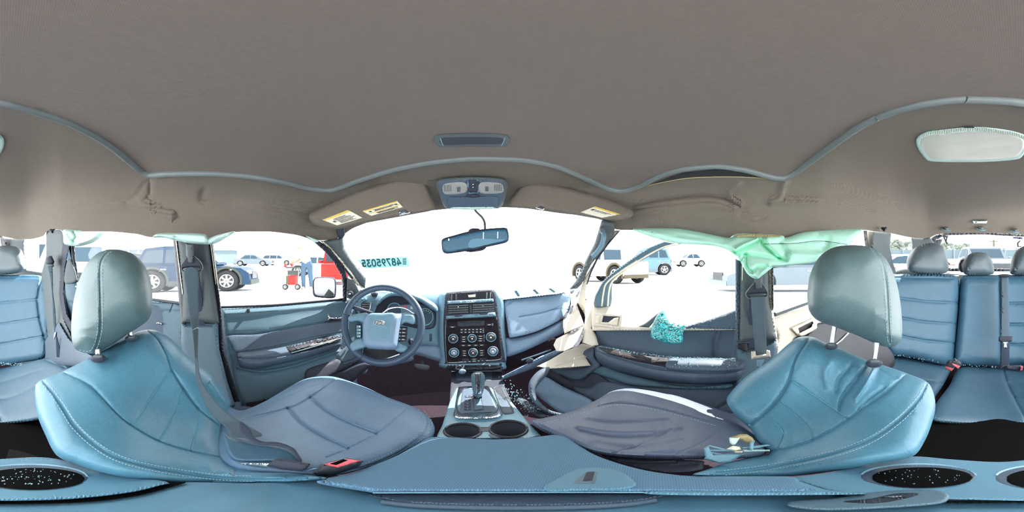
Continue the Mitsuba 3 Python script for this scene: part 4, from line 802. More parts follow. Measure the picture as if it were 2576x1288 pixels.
k = thing('gear_lever', 'grey gear lever with a chrome front strip standing in the gear gate', 'gear lever')
tube(k, 'shaft', [(1201, 985, 2.36), (1202, 1003, 2.32)], 0.02, 'black_plastic')
relief(k, 'grip', [(1185, 948), (1188, 940), (1196, 936), (1210, 935), (1218, 942), (1220, 956), (1217, 980), (1211, 996), (1203, 1002), (1197, 1000), (1189, 984)], D((1203, 936, 2.24), (1203, 1000, 2.28), (1185, 950, 2.25)), 'trim_blue_grey', bulge=0.045, R=12, back=0.05, step=5)
relief(k, 'chrome_strip', [(1195, 939), (1209, 937), (1210, 960), (1211, 990), (1198, 992), (1196, 965)], D((1203, 936, 2.19), (1203, 1000, 2.23), (1185, 950, 2.2)), 'chrome', bulge=0.012, R=3, back=0.01, step=4, sm=0, label='chrome strip on the lever front')
for q in (962, 972): plate(k, 'strip_button', [(1199, q), (1207, q - .5), (1207, q + 6), (1199, q + 6.5)], 2.19, 'dark_plastic', th=0.004)

# ---------------------------------------------------------------- armrest and rear console under the camera
k = thing('armrest_console', 'wide blue grey centre armrest with a latch and two rear cup holders holding glass crumbs', 'console')
yA = plane_z(-0.62)
s = relief(k, 'armrest_lid', [(800, 1216), (822, 1203), (880, 1192), (930, 1174), (990, 1150), (1040, 1124), (1066, 1108), (1095, 1099), (1180, 1103), (1250, 1105), (1330, 1101), (1405, 1093), (1430, 1100), (1460, 1122), (1510, 1150), (1600, 1178), (1680, 1192), (1760, 1198), (1980, 1199), (2010, 1212), (2050, 1240), (1650, 1240, 1), (940, 1240, 1)], yA, 'console_knit', bulge=0.05, R=14, back=0.04, step=11)
relief(k, 'lid_hinge_end', [(1930, 1199), (1985, 1199), (2010, 1210), (2080, 1232), (2160, 1244), (1640, 1244), (1700, 1215), (1800, 1200)], lambda u, v: yA(u, v) - 0.02, 'console_blue', bulge=0.02, R=10, back=0.03, step=11)
relief(k, 'latch_plate', [(1366, 1226), (1400, 1205), (1430, 1188), (1460, 1178), (1510, 1176), (1560, 1186), (1590, 1205), (1600, 1222), (1560, 1232), (1440, 1236), (1385, 1238)], lambda u, v: yA(u, v) - 0.045, 'console_blue', bulge=0.02, R=8, back=0.01, step=8, label='smooth moulded latch plate')
plate(k, 'latch_recess', [(1441, 1214), (1470, 1190), (1480, 1185), (1500, 1186), (1504, 1190), (1498, 1216), (1490, 1218), (1448, 1217)], lambda u, v: yA(u, v) - 0.062, 'trim_blue_grey', th=0.004, sm=1, step=5)
plate(k, 'latch', [(1476, 1188), (1496, 1186), (1490, 1208), (1466, 1210)], lambda u, v: yA(u, v) - 0.067, 'dark_plastic', th=0.004, label='dark latch slider')
yB = plane_z(-0.665)
relief(k, 'body', [(-260, 1262), (60, 1262), (200, 1254), (330, 1236), (400, 1222), (460, 1213), (640, 1215), (800, 1205), (900, 1210), (960, 1236), (1660, 1236), (1740, 1205), (2000, 1200), (2080, 1226), (2150, 1250), (2420, 1262), (2840, 1262), (2840, 1420), (-260, 1420)], yB, 'console_blue', bulge=0.03, R=10, back=0.08, step=20)
relief(k, 'rear_edge', [(940, 1241), (1200, 1239), (1400, 1239), (1655, 1239), (1648, 1254), (1560, 1266), (1400, 1273), (1200, 1273), (1040, 1267), (965, 1256)], lambda u, v: yB(u, v) - 0.05, 'door_slate', bulge=0.02, R=8, back=0.02, step=10, label='dark curved edge behind the armrest')
tube(k, 'edge_seam', [(938, 1240), (1200, 1239.5), (1400, 1239), (1660, 1239)], 0.0013, 'worn_silver', y=lambda u, v: yA(u, v) - 0.03, step=20, sides=6, label='pale line painted as the highlight on a seam')
tube(k, 'lower_seam', [(960, 1262), (1040, 1271), (1200, 1277), (1400, 1277), (1560, 1270), (1650, 1258)], 0.006, 'door_slate', y=lambda u, v: yB(u, v) - 0.05, step=14, sides=8)
for o in (0, -2576):
    if o == 0:
        deck = [(1990, 1203), (2040, 1196), (2100, 1186), (2160, 1170), (2220, 1155), (2300, 1148), (2400, 1156), (2520, 1162), (2640, 1152), (2740, 1158), (2800, 1170), (2800, 1256), (2400, 1258), (2250, 1248), (2130, 1243), (2060, 1228)]
    else:
        deck = [(-220, 1160), (-60, 1158), (30, 1153), (90, 1150), (140, 1154), (200, 1168), (280, 1190), (420, 1212), (400, 1222), (320, 1240), (180, 1255), (0, 1260), (-220, 1258)]
    q = key_for(k, 'rear_deck')
    relief(k, 'rear_deck', deck, lambda u, v: yB(u, v) - 0.06, 'console_blue', bulge=0.02, R=8, back=0.06, step=12, label='rear cup holder deck')
    for cu, cv, ru, rv in ((2310, 1199, 148, 32), (2650, 1202, 150, 34)):
        cu += o
        if not (-160 < cu < 2700): continue
        h = key_for(k, 'rear_cup_holder')
        relief(k, 'rear_cup_holder', ell(cu, cv, ru, rv, 44), lambda u, v: yB(u, v) - 0.072, 'door_slate', bulge=0.012, R=8, back=0.01, step=10, label='wide oval cup holder disc with its dark depth painted on')
        relief(h, 'holder_floor', ell(cu + 10, cv + 2, ru * .86, rv * .8, 40), lambda u, v: yB(u, v) - 0.088, 'shade_black', bulge=0.003, R=4, back=0.002, step=12)  # flat black disc paints the shade of a well
        tube(h, 'holder_rim', [(cu + ru * 0.98 * math.cos(x), cv + rv * .96 * math.sin(x)) for x in np.linspace(math.pi * 1.05, math.pi * 1.98, 20)], 0.0035, 'worn_silver', y=lambda u, v: yB(u, v) - 0.08, step=8, sides=6)
relief(k, 'deck_shadow_gap', [(-220, 1259), (0, 1261), (180, 1256), (320, 1241), (400, 1222), (420, 1214), (470, 1213), (440, 1222), (340, 1248), (200, 1264), (0, 1268), (-220, 1268)], lambda u, v: yB(u, v) - 0.045, 'shade_black', bulge=0.004, R=3, back=0.01, step=9, label='black strip painted as shade under the rear deck')  # black strips paint the shade below the deck
relief(k, 'deck_shadow_gap', [(1972, 1200), (1990, 1202), (2040, 1220), (2090, 1234), (2135, 1243), (2100, 1246), (2040, 1236), (1995, 1216)], lambda u, v: yB(u, v) - 0.085, 'shade_black', bulge=0.004, R=3, back=0.01, step=6, label='black strip painted as shade under the rear deck')
relief(k, 'deck_shadow_gap', [(2380, 1259), (2600, 1259), (2800, 1257), (2800, 1264), (2380, 1264)], lambda u, v: yB(u, v) - 0.07, 'shade_black', bulge=0.004, R=2, back=0.01, step=9, sm=0, label='black strip painted as shade under the rear deck')
relief(k, 'pull_handle', [(1990, 1262), (2100, 1252), (2180, 1240), (2260, 1233), (2340, 1232), (2380, 1240), (2388, 1254), (2360, 1268), (2240, 1278), (2080, 1284), (1990, 1276)], lambda u, v: yB(u, v) - 0.08, 'trim_blue_grey', bulge=0.02, R=8, back=0.04, step=9, label='low curved pull handle')
plate(k, 'handle_slot', [(2120, 1262), (2190, 1254), (2250, 1242), (2300, 1240), (2312, 1244), (2270, 1256), (2200, 1266)], lambda u, v: yB(u, v) - 0.1, 'black_plastic', th=0.003, sm=1)
plate(k, 'handle_glint', [(2216, 1250), (2250, 1247), (2285, 1247), (2250, 1252)], lambda u, v: yB(u, v) - 0.104, 'steel', th=0.004, ch=0.6)  # steel sliver painted in as a glint on the handle
rng = np.random.default_rng(5)
def crumbs(name, label, n, pick, y, size, m, lift=0.004):
    ms = []
    for _ in range(n):
        u, v = pick()
        c = W(u, v, float(dep(y)(np.array(u), np.array(v))) - lift)
        b = trimesh.creation.icosahedron(); b.apply_scale(size * rng.uniform(.5, 1.5) * np.array([1, rng.uniform(.5, 1), rng.uniform(.5, 1)])); b.apply_transform(trimesh.transformations.random_rotation_matrix(rng.random(3))); b.apply_translation(c); ms.append(b)
    kk = add(None, name, trimesh.util.concatenate(ms), m, False)
    labels[kk] = {'label': label, 'category': 'glass crumbs', 'kind': 'stuff'}
def in_ell(cu, cv, ru, rv):
    def f():
        r, t = math.sqrt(rng.random()), rng.random() * 6.283
        return cu + ru * r * math.cos(t), cv + rv * r * math.sin(t)
    return f
mat('glass_crumb', (150, 184, 190), 0.2, 0.5)
crumbs('glass_crumbs', 'broken glass crumbs in the cup holder at the left picture edge', 90, in_ell(70, 1200, 120, 22), lambda u, v: yB(u, v) - 0.09, 0.0019, 'glass_crumb')
crumbs('glass_crumbs', 'few broken glass crumbs in the wide oval cup holder by the pull handle', 40, in_ell(2310, 1199, 110, 20), lambda u, v: yB(u, v) - 0.09, 0.0014, 'glass_crumb')
crumbs('glass_crumbs', 'broken glass on the carpet beside the gear console', 160, lambda: ((lambda t: (1262 + 110 * t + rng.normal(0, 9), 965 + 95 * t + rng.normal(0, 10)))(rng.random())), 2.35, 0.003, 'glass_crumb')
# ---------------------------------------------------------------- doors
def layer(y, d): return lambda u, v: dep(y)(u, v) - d

k = struct('door_1', 'driver door with armrest and switch panel')
y1 = D((560, 780, 2.5), (880, 752, 2.9), (610, 1015, 2.34), (910, 900, 2.8), (750, 880, 2.55))
relief(k, 'panel', [(556, 776, 1), (620, 772), (680, 768), (800, 758), (872, 752), (884, 750, 1), (900, 790), (912, 850), (922, 900), (900, 925), (850, 948), (770, 990), (700, 1010), (615, 1022), (602, 1012), (585, 965), (570, 890), (560, 830)], y1, 'door_vinyl', bulge=0.04, R=12, back=0.05, step=9,
       creases=[([(572, 842), (649, 838), (738, 823), (858, 805)], 3, 0.015), ([(600, 925), (660, 934), (740, 920), (850, 884)], 4, -0.02), ([(560, 790), (700, 780), (870, 762)], 7, -0.012)])
relief(k, 'upper_insert', [(574, 845), (649, 841), (738, 826), (858, 808), (868, 830), (850, 838), (780, 850), (715, 866), (628, 882), (590, 886), (580, 866)], layer(y1, 0.038), 'door_slate', bulge=0.008, R=4, back=0.01, step=9, label='slate insert above the armrest')
s1 = relief(k, 'armrest', [(598, 888), (628, 884), (715, 871), (786, 854), (830, 845), (852, 843), (860, 852), (856, 872), (820, 886), (762, 903), (679, 922), (640, 928), (612, 927), (601, 914)], layer(y1, 0.04), 'door_slate', bulge=0.09, R=18, back=0.02, step=7, creases=[([(600, 901), (680, 899), (760, 884), (856, 862)], 2.5, 0.012)])
relief(k, 'switch_panel', [(718, 872), (786, 853), (822, 844), (858, 845), (858, 858), (800, 876), (733, 892)], layer(s1, -0.002), 'gloss_black', bulge=0.008, R=3, back=0.004, sm=0, step=7, label='dark switch panel on the armrest')
plate(k, 'pull_pocket', [(738, 872), (786, 860), (793, 864), (748, 880)], layer(s1, 0.008), 'black_plastic', th=0.002)
for q in range(4): plate(k, 'window_switch', [(797 + q * 13, 858 - q * 3.4), (806 + q * 13, 855.5 - q * 3.4), (808 + q * 13, 859 - q * 3.4), (800 + q * 13, 862 - q * 3.4)], layer(s1, 0.009), 'dark_plastic', th=0.008)
tube(k, 'panel_edge', [(733, 888), (790, 872), (858, 851)], 0.0018, 'worn_silver', y=layer(s1, 0.012), sides=6, step=6)
relief(k, 'map_pocket', [(766, 946), (768, 935), (778, 925), (830, 908), (850, 900), (866, 915), (880, 910), (905, 905), (903, 912), (850, 940), (800, 965), (766, 965)], layer(y1, 0.03), 'dark_plastic', bulge=0.03, R=10, back=0.02, step=7, label='dark lower pocket')
relief(k, 'speaker_grille', [(842, 888), (862, 874), (880, 860), (895, 870), (905, 890), (890, 904), (866, 912), (856, 910), (848, 900)], layer(y1, 0.038), 'door_slate', bulge=0.01, R=5, back=0.01, step=6)
relief(k, 'lower_shadow', [(618, 1016), (680, 995), (740, 962), (766, 944), (768, 968), (700, 1016), (640, 1024)], layer(y1, 0.036), 'carpet', bulge=0.003, R=5, back=0.01, step=9, label='dark strip painted as shade along the lower door edge')  # dark sheet paints the shadow at the door bottom
relief(k, 'handle_bezel', [(820, 784), (862, 778), (862, 812), (818, 818)], layer(y1, 0.025), 'dark_plastic', bulge=0.012, R=3, back=0.01, sm=0, step=6)
plate(k, 'handle_recess', [(824, 790), (860, 784), (860, 806), (822, 811)], layer(y1, 0.036), 'black_plastic', th=0.002)
relief(k, 'handle_lever', [(823, 791), (828, 789), (833, 796), (848, 797), (861, 796), (861, 802), (845, 804), (832, 803), (826, 808), (822, 806)], layer(y1, 0.045), 'chrome', bulge=0.02, R=3, back=0.01, step=4, label='chrome inner handle')
relief(k, 'lock_knob', ell(624.5, 782, 5, 5, 14), layer(y1, 0.045), 'dark_plastic', bulge=0.02, R=3, back=0.015, step=3)
tube(k, 'lock_pin', [(624, 777, 2.42), (624, 784, 2.42)], 0.006, 'black_plastic')
tube(k, 'window_seal', [(552, 773), (620, 771), (703, 767), (800, 758), (868, 752)], 0.006, 'black_plastic', y=layer(y1, 0.03), sides=8)

k = struct('door_2', 'rear door on the driver side')
y2 = D((200, 760, 3.1), (455, 770, 2.7), (300, 900, 2.9))
relief(k, 'panel', [(163, 720), (166, 668), (174, 652), (182, 660), (192, 700), (200, 735), (240, 742), (385, 757), (458, 768), (462, 850), (470, 930), (420, 980), (260, 940), (196, 850), (172, 790)], y2, 'door_vinyl', bulge=0.04, R=10, back=0.05, step=10, creases=[([(360, 768), (380, 780), (420, 782), (455, 783)], 3, 0.01), ([(164, 706), (192, 710)], 2.5, 0.01), ([(168, 757), (200, 765)], 2.5, 0.012), ([(436, 764), (428, 785)], 2, 0.01)])
relief(k, 'quarter_panel', [(163, 712), (166, 668), (174, 650), (182, 660), (194, 706)], layer(y2, 0.035), 'trim_grey', bulge=0.02, R=6, back=0.01, step=6)
relief(k, 'handle_recess', [(372, 806), (384, 800), (412, 809), (410, 824), (384, 822), (374, 816)], layer(y2, 0.035), 'black_plastic', bulge=0.004, R=3, back=0.01, step=5)
relief(k, 'handle_lever', [(374, 806), (384, 808), (406, 812), (406, 817), (384, 816), (374, 814)], layer(y2, 0.05), 'chrome', bulge=0.014, R=2, back=0.01, step=4, label='chrome inner handle')
tube(k, 'window_seal', [(200, 732), (300, 746), (385, 754), (456, 763)], 0.008, 'black_plastic', y=layer(y2, 0.03), sides=8)
relief(k, 'window_frame', [(172, 606), (186, 612), (192, 660), (198, 706), (192, 708), (184, 670), (176, 640)], layer(y2, 0.01), 'black_plastic', bulge=0.02, R=3, back=0.02, step=7)
tube(k, 'frame_seam', [(179, 612), (183, 650), (194, 704)], 0.003, 'trim_grey', y=layer(y2, 0.035), sides=6)

k = struct('door_3', 'passenger door with broken window and long armrest')
y3 = D((1495, 790, 2.82), (1640, 780, 2.62), (1850, 790, 2.48), (1500, 930, 2.7), (1840, 990, 2.3), (1640, 950, 2.5))
relief(k, 'upper_panel', [(1490, 772, 1), (1540, 768), (1600, 768), (1640, 770), (1668, 790), (1700, 812), (1728, 818), (1790, 801), (1852, 778, 1), (1852, 830, 1), (1700, 832), (1490, 832, 1), (1488, 800)], lambda u, v: y3(u, v) + 0.06 - 0.0024 * (np.asarray(v) - 790), 'cream_panel', bulge=0.04, R=16, back=0.05, step=8, label='upper panel coloured pale as if sunlit')  # cream tone puts sunlight into the panel colour
relief(k, 'rear_corner', [(1724, 820), (1790, 801), (1853, 778), (1853, 829), (1724, 829)], layer(y3, 0.04), 'door_slate', bulge=0.02, R=5, back=0.01, sm=0, step=8, label='rear corner of the upper panel coloured grey for shade')  # slate tone paints the shaded corner of the same panel
relief(k, 'recess', [(1498, 828), (1660, 827), (1850, 827), (1846, 870), (1844, 905), (1693, 900), (1600, 890), (1506, 870), (1500, 850)], layer(y3, 0.0), 'door_slate', bulge=0.004, R=4, back=0.04, sm=0, step=9, creases=[([(1810, 832), (1800, 860), (1800, 895)], 8, 0.02)], label='slate recess above the armrest')
relief(k, 'lower_panel', [(1488, 900), (1510, 915), (1600, 940), (1700, 960), (1848, 958), (1850, 985), (1836, 1010), (1760, 1040), (1600, 1030), (1480, 1020), (1420, 1000), (1380, 960), (1384, 935), (1440, 925), (1480, 918)], y3, 'door_slate', bulge=0.03, R=10, back=0.05, step=9)
s3 = relief(k, 'armrest', [(1495, 874), (1503, 867), (1540, 873), (1600, 885), (1693, 897), (1786, 898), (1868, 903), (1877, 914), (1876, 930), (1866, 950), (1842, 962), (1763, 967), (1670, 960), (1576, 941), (1518, 922), (1497, 900)], layer(y3, 0.02), 'door_slate', bulge=0.13, R=22, back=0.02, step=7, creases=[([(1500, 884), (1560, 902), (1640, 924), (1700, 932), (1800, 938), (1874, 930)], 2.4, 0.014)])
relief(k, 'switch_panel', [(1500, 872), (1600, 889), (1692, 900), (1676, 924), (1600, 909), (1530, 890)], layer(s3, 0.0), 'gloss_black', bulge=0.008, R=3, back=0.006, sm=0, step=8, label='dark switch panel on the armrest')
plate(k, 'pull_pocket', [(1598, 890), (1662, 901), (1652, 907), (1586, 894)], layer(s3, 0.009), 'black_plastic', th=0.002)
relief(k, 'armrest_pad', [(1692, 899), (1786, 899), (1860, 904), (1874, 914), (1874, 926), (1860, 933), (1809, 936), (1740, 935), (1676, 928)], layer(s3, 0.0), 'door_slate', bulge=0.016, R=7, back=0.006, step=7, label='padded armrest top with glass crumbs')
relief(k, 'ledge', [(1490, 936), (1514, 920), (1560, 935), (1600, 946), (1693, 967), (1763, 970), (1842, 964), (1832, 978), (1763, 980), (1693, 978), (1590, 970), (1540, 955)], layer(y3, 0.04), 'door_vinyl', bulge=0.03, R=6, back=0.02, step=7, label='lighter ledge below the armrest')
relief(k, 'front_wing', [(1464, 890), (1494, 872), (1497, 898), (1512, 918), (1488, 938), (1460, 956), (1440, 956), (1420, 948), (1384, 930), (1440, 924), (1482, 917)], layer(y3, 0.05), 'door_slate', bulge=0.03, R=8, back=0.03, step=7, sm=1)
relief(k, 'pocket_shadow', [(1372, 945), (1386, 930), (1420, 950), (1445, 962), (1470, 955), (1495, 938), (1530, 960), (1560, 985), (1496, 1010), (1430, 980)], layer(y3, 0.06), 'dark_plastic', bulge=0.006, R=6, back=0.02, step=8, label='dark sheet painted as the shade inside the lower pocket')  # dark sheet paints the shade inside the pocket
relief(k, 'pocket_back', [(1440, 975), (1480, 975), (1510, 960), (1560, 966), (1640, 985), (1640, 1010), (1500, 1012)], layer(y3, 0.075), 'door_slate', bulge=0.02, R=6, back=0.02, step=8)
relief(k, 'pocket_front', [(1366, 946), (1418, 973), (1494, 1012), (1450, 1036), (1414, 1040), (1370, 1010), (1342, 985), (1344, 968)], layer(y3, 0.14), 'dash_lower', bulge=0.03, R=7, back=0.03, step=7, label='lighter front of the lower pocket')
relief(k, 'handle_bezel', [(1495, 788), (1567, 791), (1562, 828), (1490, 820)], layer(y3, 0.055), 'cream_panel', bulge=0.012, R=3, back=0.01, sm=0, step=6, holes=([(1518, 795), (1558, 797), (1553, 818), (1514, 814)],))
plate(k, 'handle_recess', [(1512, 792), (1562, 794), (1557, 822), (1508, 818)], layer(y3, 0.05), 'dark_plastic', th=0.002)
relief(k, 'handle_lever', [(1512, 810), (1530, 811), (1545, 800), (1557, 798), (1553, 820), (1512, 815)], layer(y3, 0.065), 'cream_paint', bulge=0.012, R=3, back=0.01, sm=0, step=4, label='pale inner handle')
relief(k, 'lock_button', [(1500, 795), (1508, 795), (1507, 815), (1498, 813)], layer(y3, 0.07), 'cream_paint', bulge=0.01, R=2, back=0.01, sm=0, step=4)
yf3 = D((1500, 745, 2.9), (1620, 655, 2.75), (1716, 612, 2.65))
relief(k, 'window_frame', [(1496, 772), (1497, 746), (1504, 731), (1522, 702), (1570, 664), (1628, 625), (1673, 606, 1), (1716, 614, 1), (1694, 617), (1668, 626), (1611, 657), (1574, 683), (1545, 707), (1540, 720), (1535, 772)], yf3, 'trim_blue_grey', bulge=0.03, R=5, back=0.03, step=6)
tube(k, 'frame_edge', [(1529, 770), (1532, 735), (1537, 714), (1548, 700), (1576, 678), (1612, 652), (1668, 622), (1706, 614)], 0.0055, 'cream_paint', y=layer(yf3, 0.028), sides=6, step=6)
tube(k, 'frame_edge', [(1514, 770), (1518, 738), (1526, 712), (1560, 684), (1604, 655)], 0.005, 'cream_paint', y=layer(yf3, 0.03), sides=6, step=6)
relief(k, 'torn_seal', [(1606, 822), (1625, 812), (1650, 792), (1664, 780), (1670, 784), (1652, 800), (1640, 816), (1632, 824)], layer(y3, 0.07), 'trim_grey', bulge=0.015, R=4, back=0.01, step=5, sm=0, label='torn grey window seal')

k = struct('door_4', 'rear door on the passenger side')
y4 = D((1950, 795, 2.7), (2050, 765, 2.9), (2120, 850, 3.0), (1960, 900, 2.6))
relief(k, 'panel', [(1945, 796), (2038, 766), (2080, 750), (2160, 740), (2200, 850), (2180, 920), (2060, 930), (1952, 900), (1958, 850)], y4, 'cream_panel', bulge=0.03, R=12, back=0.05, step=9, label='rear door panel coloured pale as if sunlit')  # sunlight is put into this pale door colour
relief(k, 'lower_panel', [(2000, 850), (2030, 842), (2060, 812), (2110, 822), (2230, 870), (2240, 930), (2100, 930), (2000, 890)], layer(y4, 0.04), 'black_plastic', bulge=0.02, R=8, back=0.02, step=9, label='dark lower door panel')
tube(k, 'window_seal', [(1948, 791), (1990, 776), (2032, 761)], 0.012, 'trim_grey', y=layer(y4, 0.04), sides=6)
relief(k, 'handle_bezel', [(1990, 826), (2046, 800), (2058, 812), (2050, 830), (2010, 846)], layer(y4, 0.05), 'cream_panel', bulge=0.01, R=2, back=0.01, sm=0, step=5, holes=([(2008, 826), (2044, 808), (2048, 822), (2012, 838)],))
plate(k, 'handle_recess', [(2004, 826), (2046, 805), (2052, 824), (2010, 842)], layer(y4, 0.046), 'gloss_black', th=0.002)
relief(k, 'handle_lever', [(2012, 838), (2040, 824), (2044, 815), (2052, 816), (2056, 824), (2046, 832), (2016, 846)], layer(y4, 0.065), 'cream_panel', bulge=0.02, R=3, back=0.01, step=4)
tube(k, 'sill_line', [(2100, 868), (2116, 856), (2134, 838)], 0.004, 'steel', y=layer(y4, 0.07), sides=6)

# ---------------------------------------------------------------- glass left on the passenger door
k = thing('shattered_glass', 'crazed blue green sheet of shattered glass hanging over the passenger door', 'broken glass')
mat('crazed_glass', (64, 190, 190), 0.3, 0.5, tex=(0.10, 1.25, lambda p: dr.select(mikit.noise(p.x * 210, p.y * 210, p.z * 210) > 0.52, 1.0, 0.2)))
sp = [(1666, 780), (1672, 784), (1684, 806), (1700, 812), (1724, 816), (1718, 840), (1715, 861), (1684, 864), (1660, 858), (1640, 851), (1637, 835), (1642, 815), (1653, 793)]
sg = relief(k, 'sheet', sp, lambda u, v: y3(u, v) - 0.13, 'crazed_glass', bulge=0.05, R=14, back=0.01, step=3.2, smooth=False, extra=lambda u, v: 0.012 * (meshkit.noise(np.stack([u / 3.0, v / 3.0, 0 * u], -1)) - .5))
ms = []
for _ in range(230):
    u, v = rng.uniform(1638, 1722), rng.uniform(800, 862)
    if not Polygon(sp).buffer(-2).contains(shapely.Point(u, v)): continue
    b = trimesh.creation.icosahedron(); b.apply_scale(0.0034 * rng.uniform(.6, 1.3)); b.apply_translation(W(u, v, float(sg(np.array(u), np.array(v))) - 0.002)); ms.append(b)
add(k, 'crumb', trimesh.util.concatenate(ms), 'glass_crumb', False, 'pale glass grains on the sheet', 'stuff')
crumbs('glass_crumbs', 'line of pale glass crumbs along the back of the passenger armrest', 230, lambda: ((lambda t: (1510 + 340 * t, float(np.interp(1510 + 340 * t, [1500, 1600, 1693, 1786, 1868], [869, 886, 898, 899, 905])) + abs(rng.normal(0, 2.2))))(rng.random() ** 0.9)), layer(s3, 0.016), 0.0028, 'glass_crumb')
crumbs('glass_crumbs', 'scattered glass crumbs on the padded passenger armrest top', 45, lambda: (rng.uniform(1690, 1862), rng.uniform(903, 926)), layer(s3, 0.02), 0.0024, 'glass_crumb')
crumbs('glass_crumbs', 'glass crumbs in the crease of the rear bench beside the driver side quarter window', 40, lambda: (rng.uniform(-4, 58), rng.uniform(912, 920)), 3.2, 0.0035, 'glass_crumb')
crumbs('glass_crumbs', 'glass crumbs in the crease of the rear bench below its middle headrest', 55, lambda: (rng.uniform(2300, 2520), 0) if False else ((lambda t: (2240 + 285 * t, float(np.interp(t, [0, .25, .6, 1], [893, 902, 918, 924])) + rng.normal(0, 1.5)))(rng.random())), 3.25, 0.003, 'glass_crumb')

# ---------------------------------------------------------------- seat belts and buckles
k = thing('seat_belt', 'grey driver shoulder belt hanging from its guide loop and crossing the driver seat', 'seat belt', 'front seat belts')
yb1 = lambda u, v: np.interp(v, [590, 800, 900, 1000, 1060, 1160], [2.25, 2.2, 1.9, 1.82, 1.78, 1.6])
relief(k, 'anchor_cover', [(467, 612), (486, 611), (488, 640), (489, 662), (481, 665), (471, 662), (468, 640)], 2.3, 'trim_grey', bulge=0.06, R=5, back=0.03, sm=0, step=5)
relief(k, 'guide_loop', [(470, 644), (488, 643), (505, 658), (511, 672), (508, 682), (500, 685), (466, 685), (458, 682), (455, 672), (460, 660)], 2.27, 'dark_plastic', bulge=0.02, R=4, back=0.015, step=4, holes=([(464, 674), (500, 673), (502, 680), (464, 681)],))
tube(k, 'loop_edge', [(472, 645), (461, 660), (456, 672), (459, 681), (467, 684), (500, 684), (507, 681), (510, 672), (505, 659), (489, 645)], 0.0028, 'trim_rubber', y=2.255, sides=6, step=4)  # pale tube paints the highlight on the loop rim
relief(k, 'rear_webbing', [(495, 682), (501, 682), (512, 776), (516, 822), (500, 822), (498, 758)], 2.3, 'belt_dark', bulge=0.003, R=2, back=0.003, sm=0, step=9)
relief(k, 'webbing', [(464, 680), (497, 680), (499, 760), (499, 850), (498, 902), (507, 955), (537, 1003), (572, 1039), (620, 1069), (660, 1096), (590, 1100), (572, 1080), (537, 1047), (513, 1011), (495, 963), (490, 902), (486, 850), (476, 791), (470, 739)], yb1, 'belt_webbing', bulge=0.006, R=3, back=0.004, step=6)
relief(k, 'lap_webbing', [(562, 1084), (580, 1096), (625, 1110), (700, 1121), (735, 1134), (757, 1160), (740, 1168), (690, 1163), (610, 1163), (580, 1152), (565, 1120)], lambda u, v: np.interp(v, [1080, 1170], [1.66, 1.5]), 'leather_navy', bulge=0.03, R=10, back=0.01, step=6, label='slack lap webbing folded on the cushion')
relief(k, 'fold_edge', [(604, 1060), (628, 1078), (638, 1098), (660, 1110), (702, 1113), (738, 1127), (752, 1145), (761, 1160), (752, 1162), (734, 1136), (700, 1122), (650, 1118), (620, 1104), (600, 1084)], lambda u, v: np.interp(v, [1060, 1165], [1.66, 1.47]), 'belt_dark', bulge=0.012, R=4, back=0.006, step=5, label='dark folded edge of the webbing')
k = thing('belt_buckle', 'black driver belt buckle with a faded red button beside the armrest', 'belt buckle')
relief(k, 'body', [(786, 1190), (808, 1169), (830, 1162), (872, 1152), (914, 1159), (905, 1173), (870, 1186), (839, 1196), (800, 1198)], 1.48, 'black_plastic', bulge=0.05, R=8, back=0.03, sm=0, step=6)
relief(k, 'button', [(812, 1168), (872, 1153.5), (909, 1159), (850, 1177)], 1.435, 'red_plastic', bulge=0.012, R=3, back=0.01, sm=0, step=5, label='faded red release button')
plate(k, 'slot', [(829, 1167), (864, 1155), (875, 1158), (846, 1170)], 1.418, 'shade_black', th=0.002)
k = thing('belt_tongue', 'dark belt tongue and sleeve lying between the driver cushion and backrest', 'belt tongue')
relief(k, 'sleeve', [(669, 1172), (682, 1163), (695, 1153), (730, 1157), (782, 1167), (770, 1180), (759, 1186), (710, 1182)], 1.46, 'dark_plastic', bulge=0.03, R=6, back=0.02, sm=0, step=5)
relief(k, 'plate', [(600, 1164), (676, 1165), (690, 1173), (668, 1178), (606, 1168)], 1.48, 'steel', bulge=0.005, R=2, back=0.004, sm=0, step=6)

k = thing('seat_belt', 'grey passenger belt hanging straight down the pillar with a pale tongue', 'seat belt', 'front seat belts')
relief(k, 'anchor_cover', [(1897, 690), (1918, 688), (1919, 728), (1908, 731), (1898, 729)], 2.3, 'trim_grey', bulge=0.05, R=4, back=0.03, sm=0, step=5)
relief(k, 'guide_loop', [(1894, 712), (1900, 708), (1916, 708), (1923, 718), (1932, 735), (1931, 744), (1922, 749), (1888, 752), (1878, 748), (1875, 738), (1884, 724)], 2.28, 'dark_plastic', bulge=0.02, R=4, back=0.015, step=4, holes=([(1886, 740), (1924, 738), (1925, 743), (1886, 745)],))
relief(k, 'rear_webbing', [(1884, 750), (1894, 748), (1898, 880), (1884, 878)], 2.31, 'belt_dark', bulge=0.003, R=2, back=0.003, sm=0, step=9)
relief(k, 'webbing', [(1888, 746), (1923, 745), (1926, 820), (1930, 890), (1900, 895), (1894, 820)], 2.24, 'belt_webbing', bulge=0.008, R=4, back=0.004, sm=0, step=8)
tube(k, 'loop_edge', [(1896, 713), (1885, 725), (1876, 738), (1879, 747), (1888, 751), (1922, 748), (1930, 744), (1931, 735), (1922, 719), (1915, 710)], 0.0028, 'trim_rubber', y=2.262, sides=6, step=4)  # same painted rim highlight on the passenger loop
relief(k, 'tongue', [(1889, 884), (1900, 883), (1902, 894), (1928, 890), (1928, 880), (1937, 882), (1939, 898), (1906, 902), (1890, 904)], 2.2, 'cream_panel', bulge=0.02, R=4, back=0.01, sm=0, step=4)
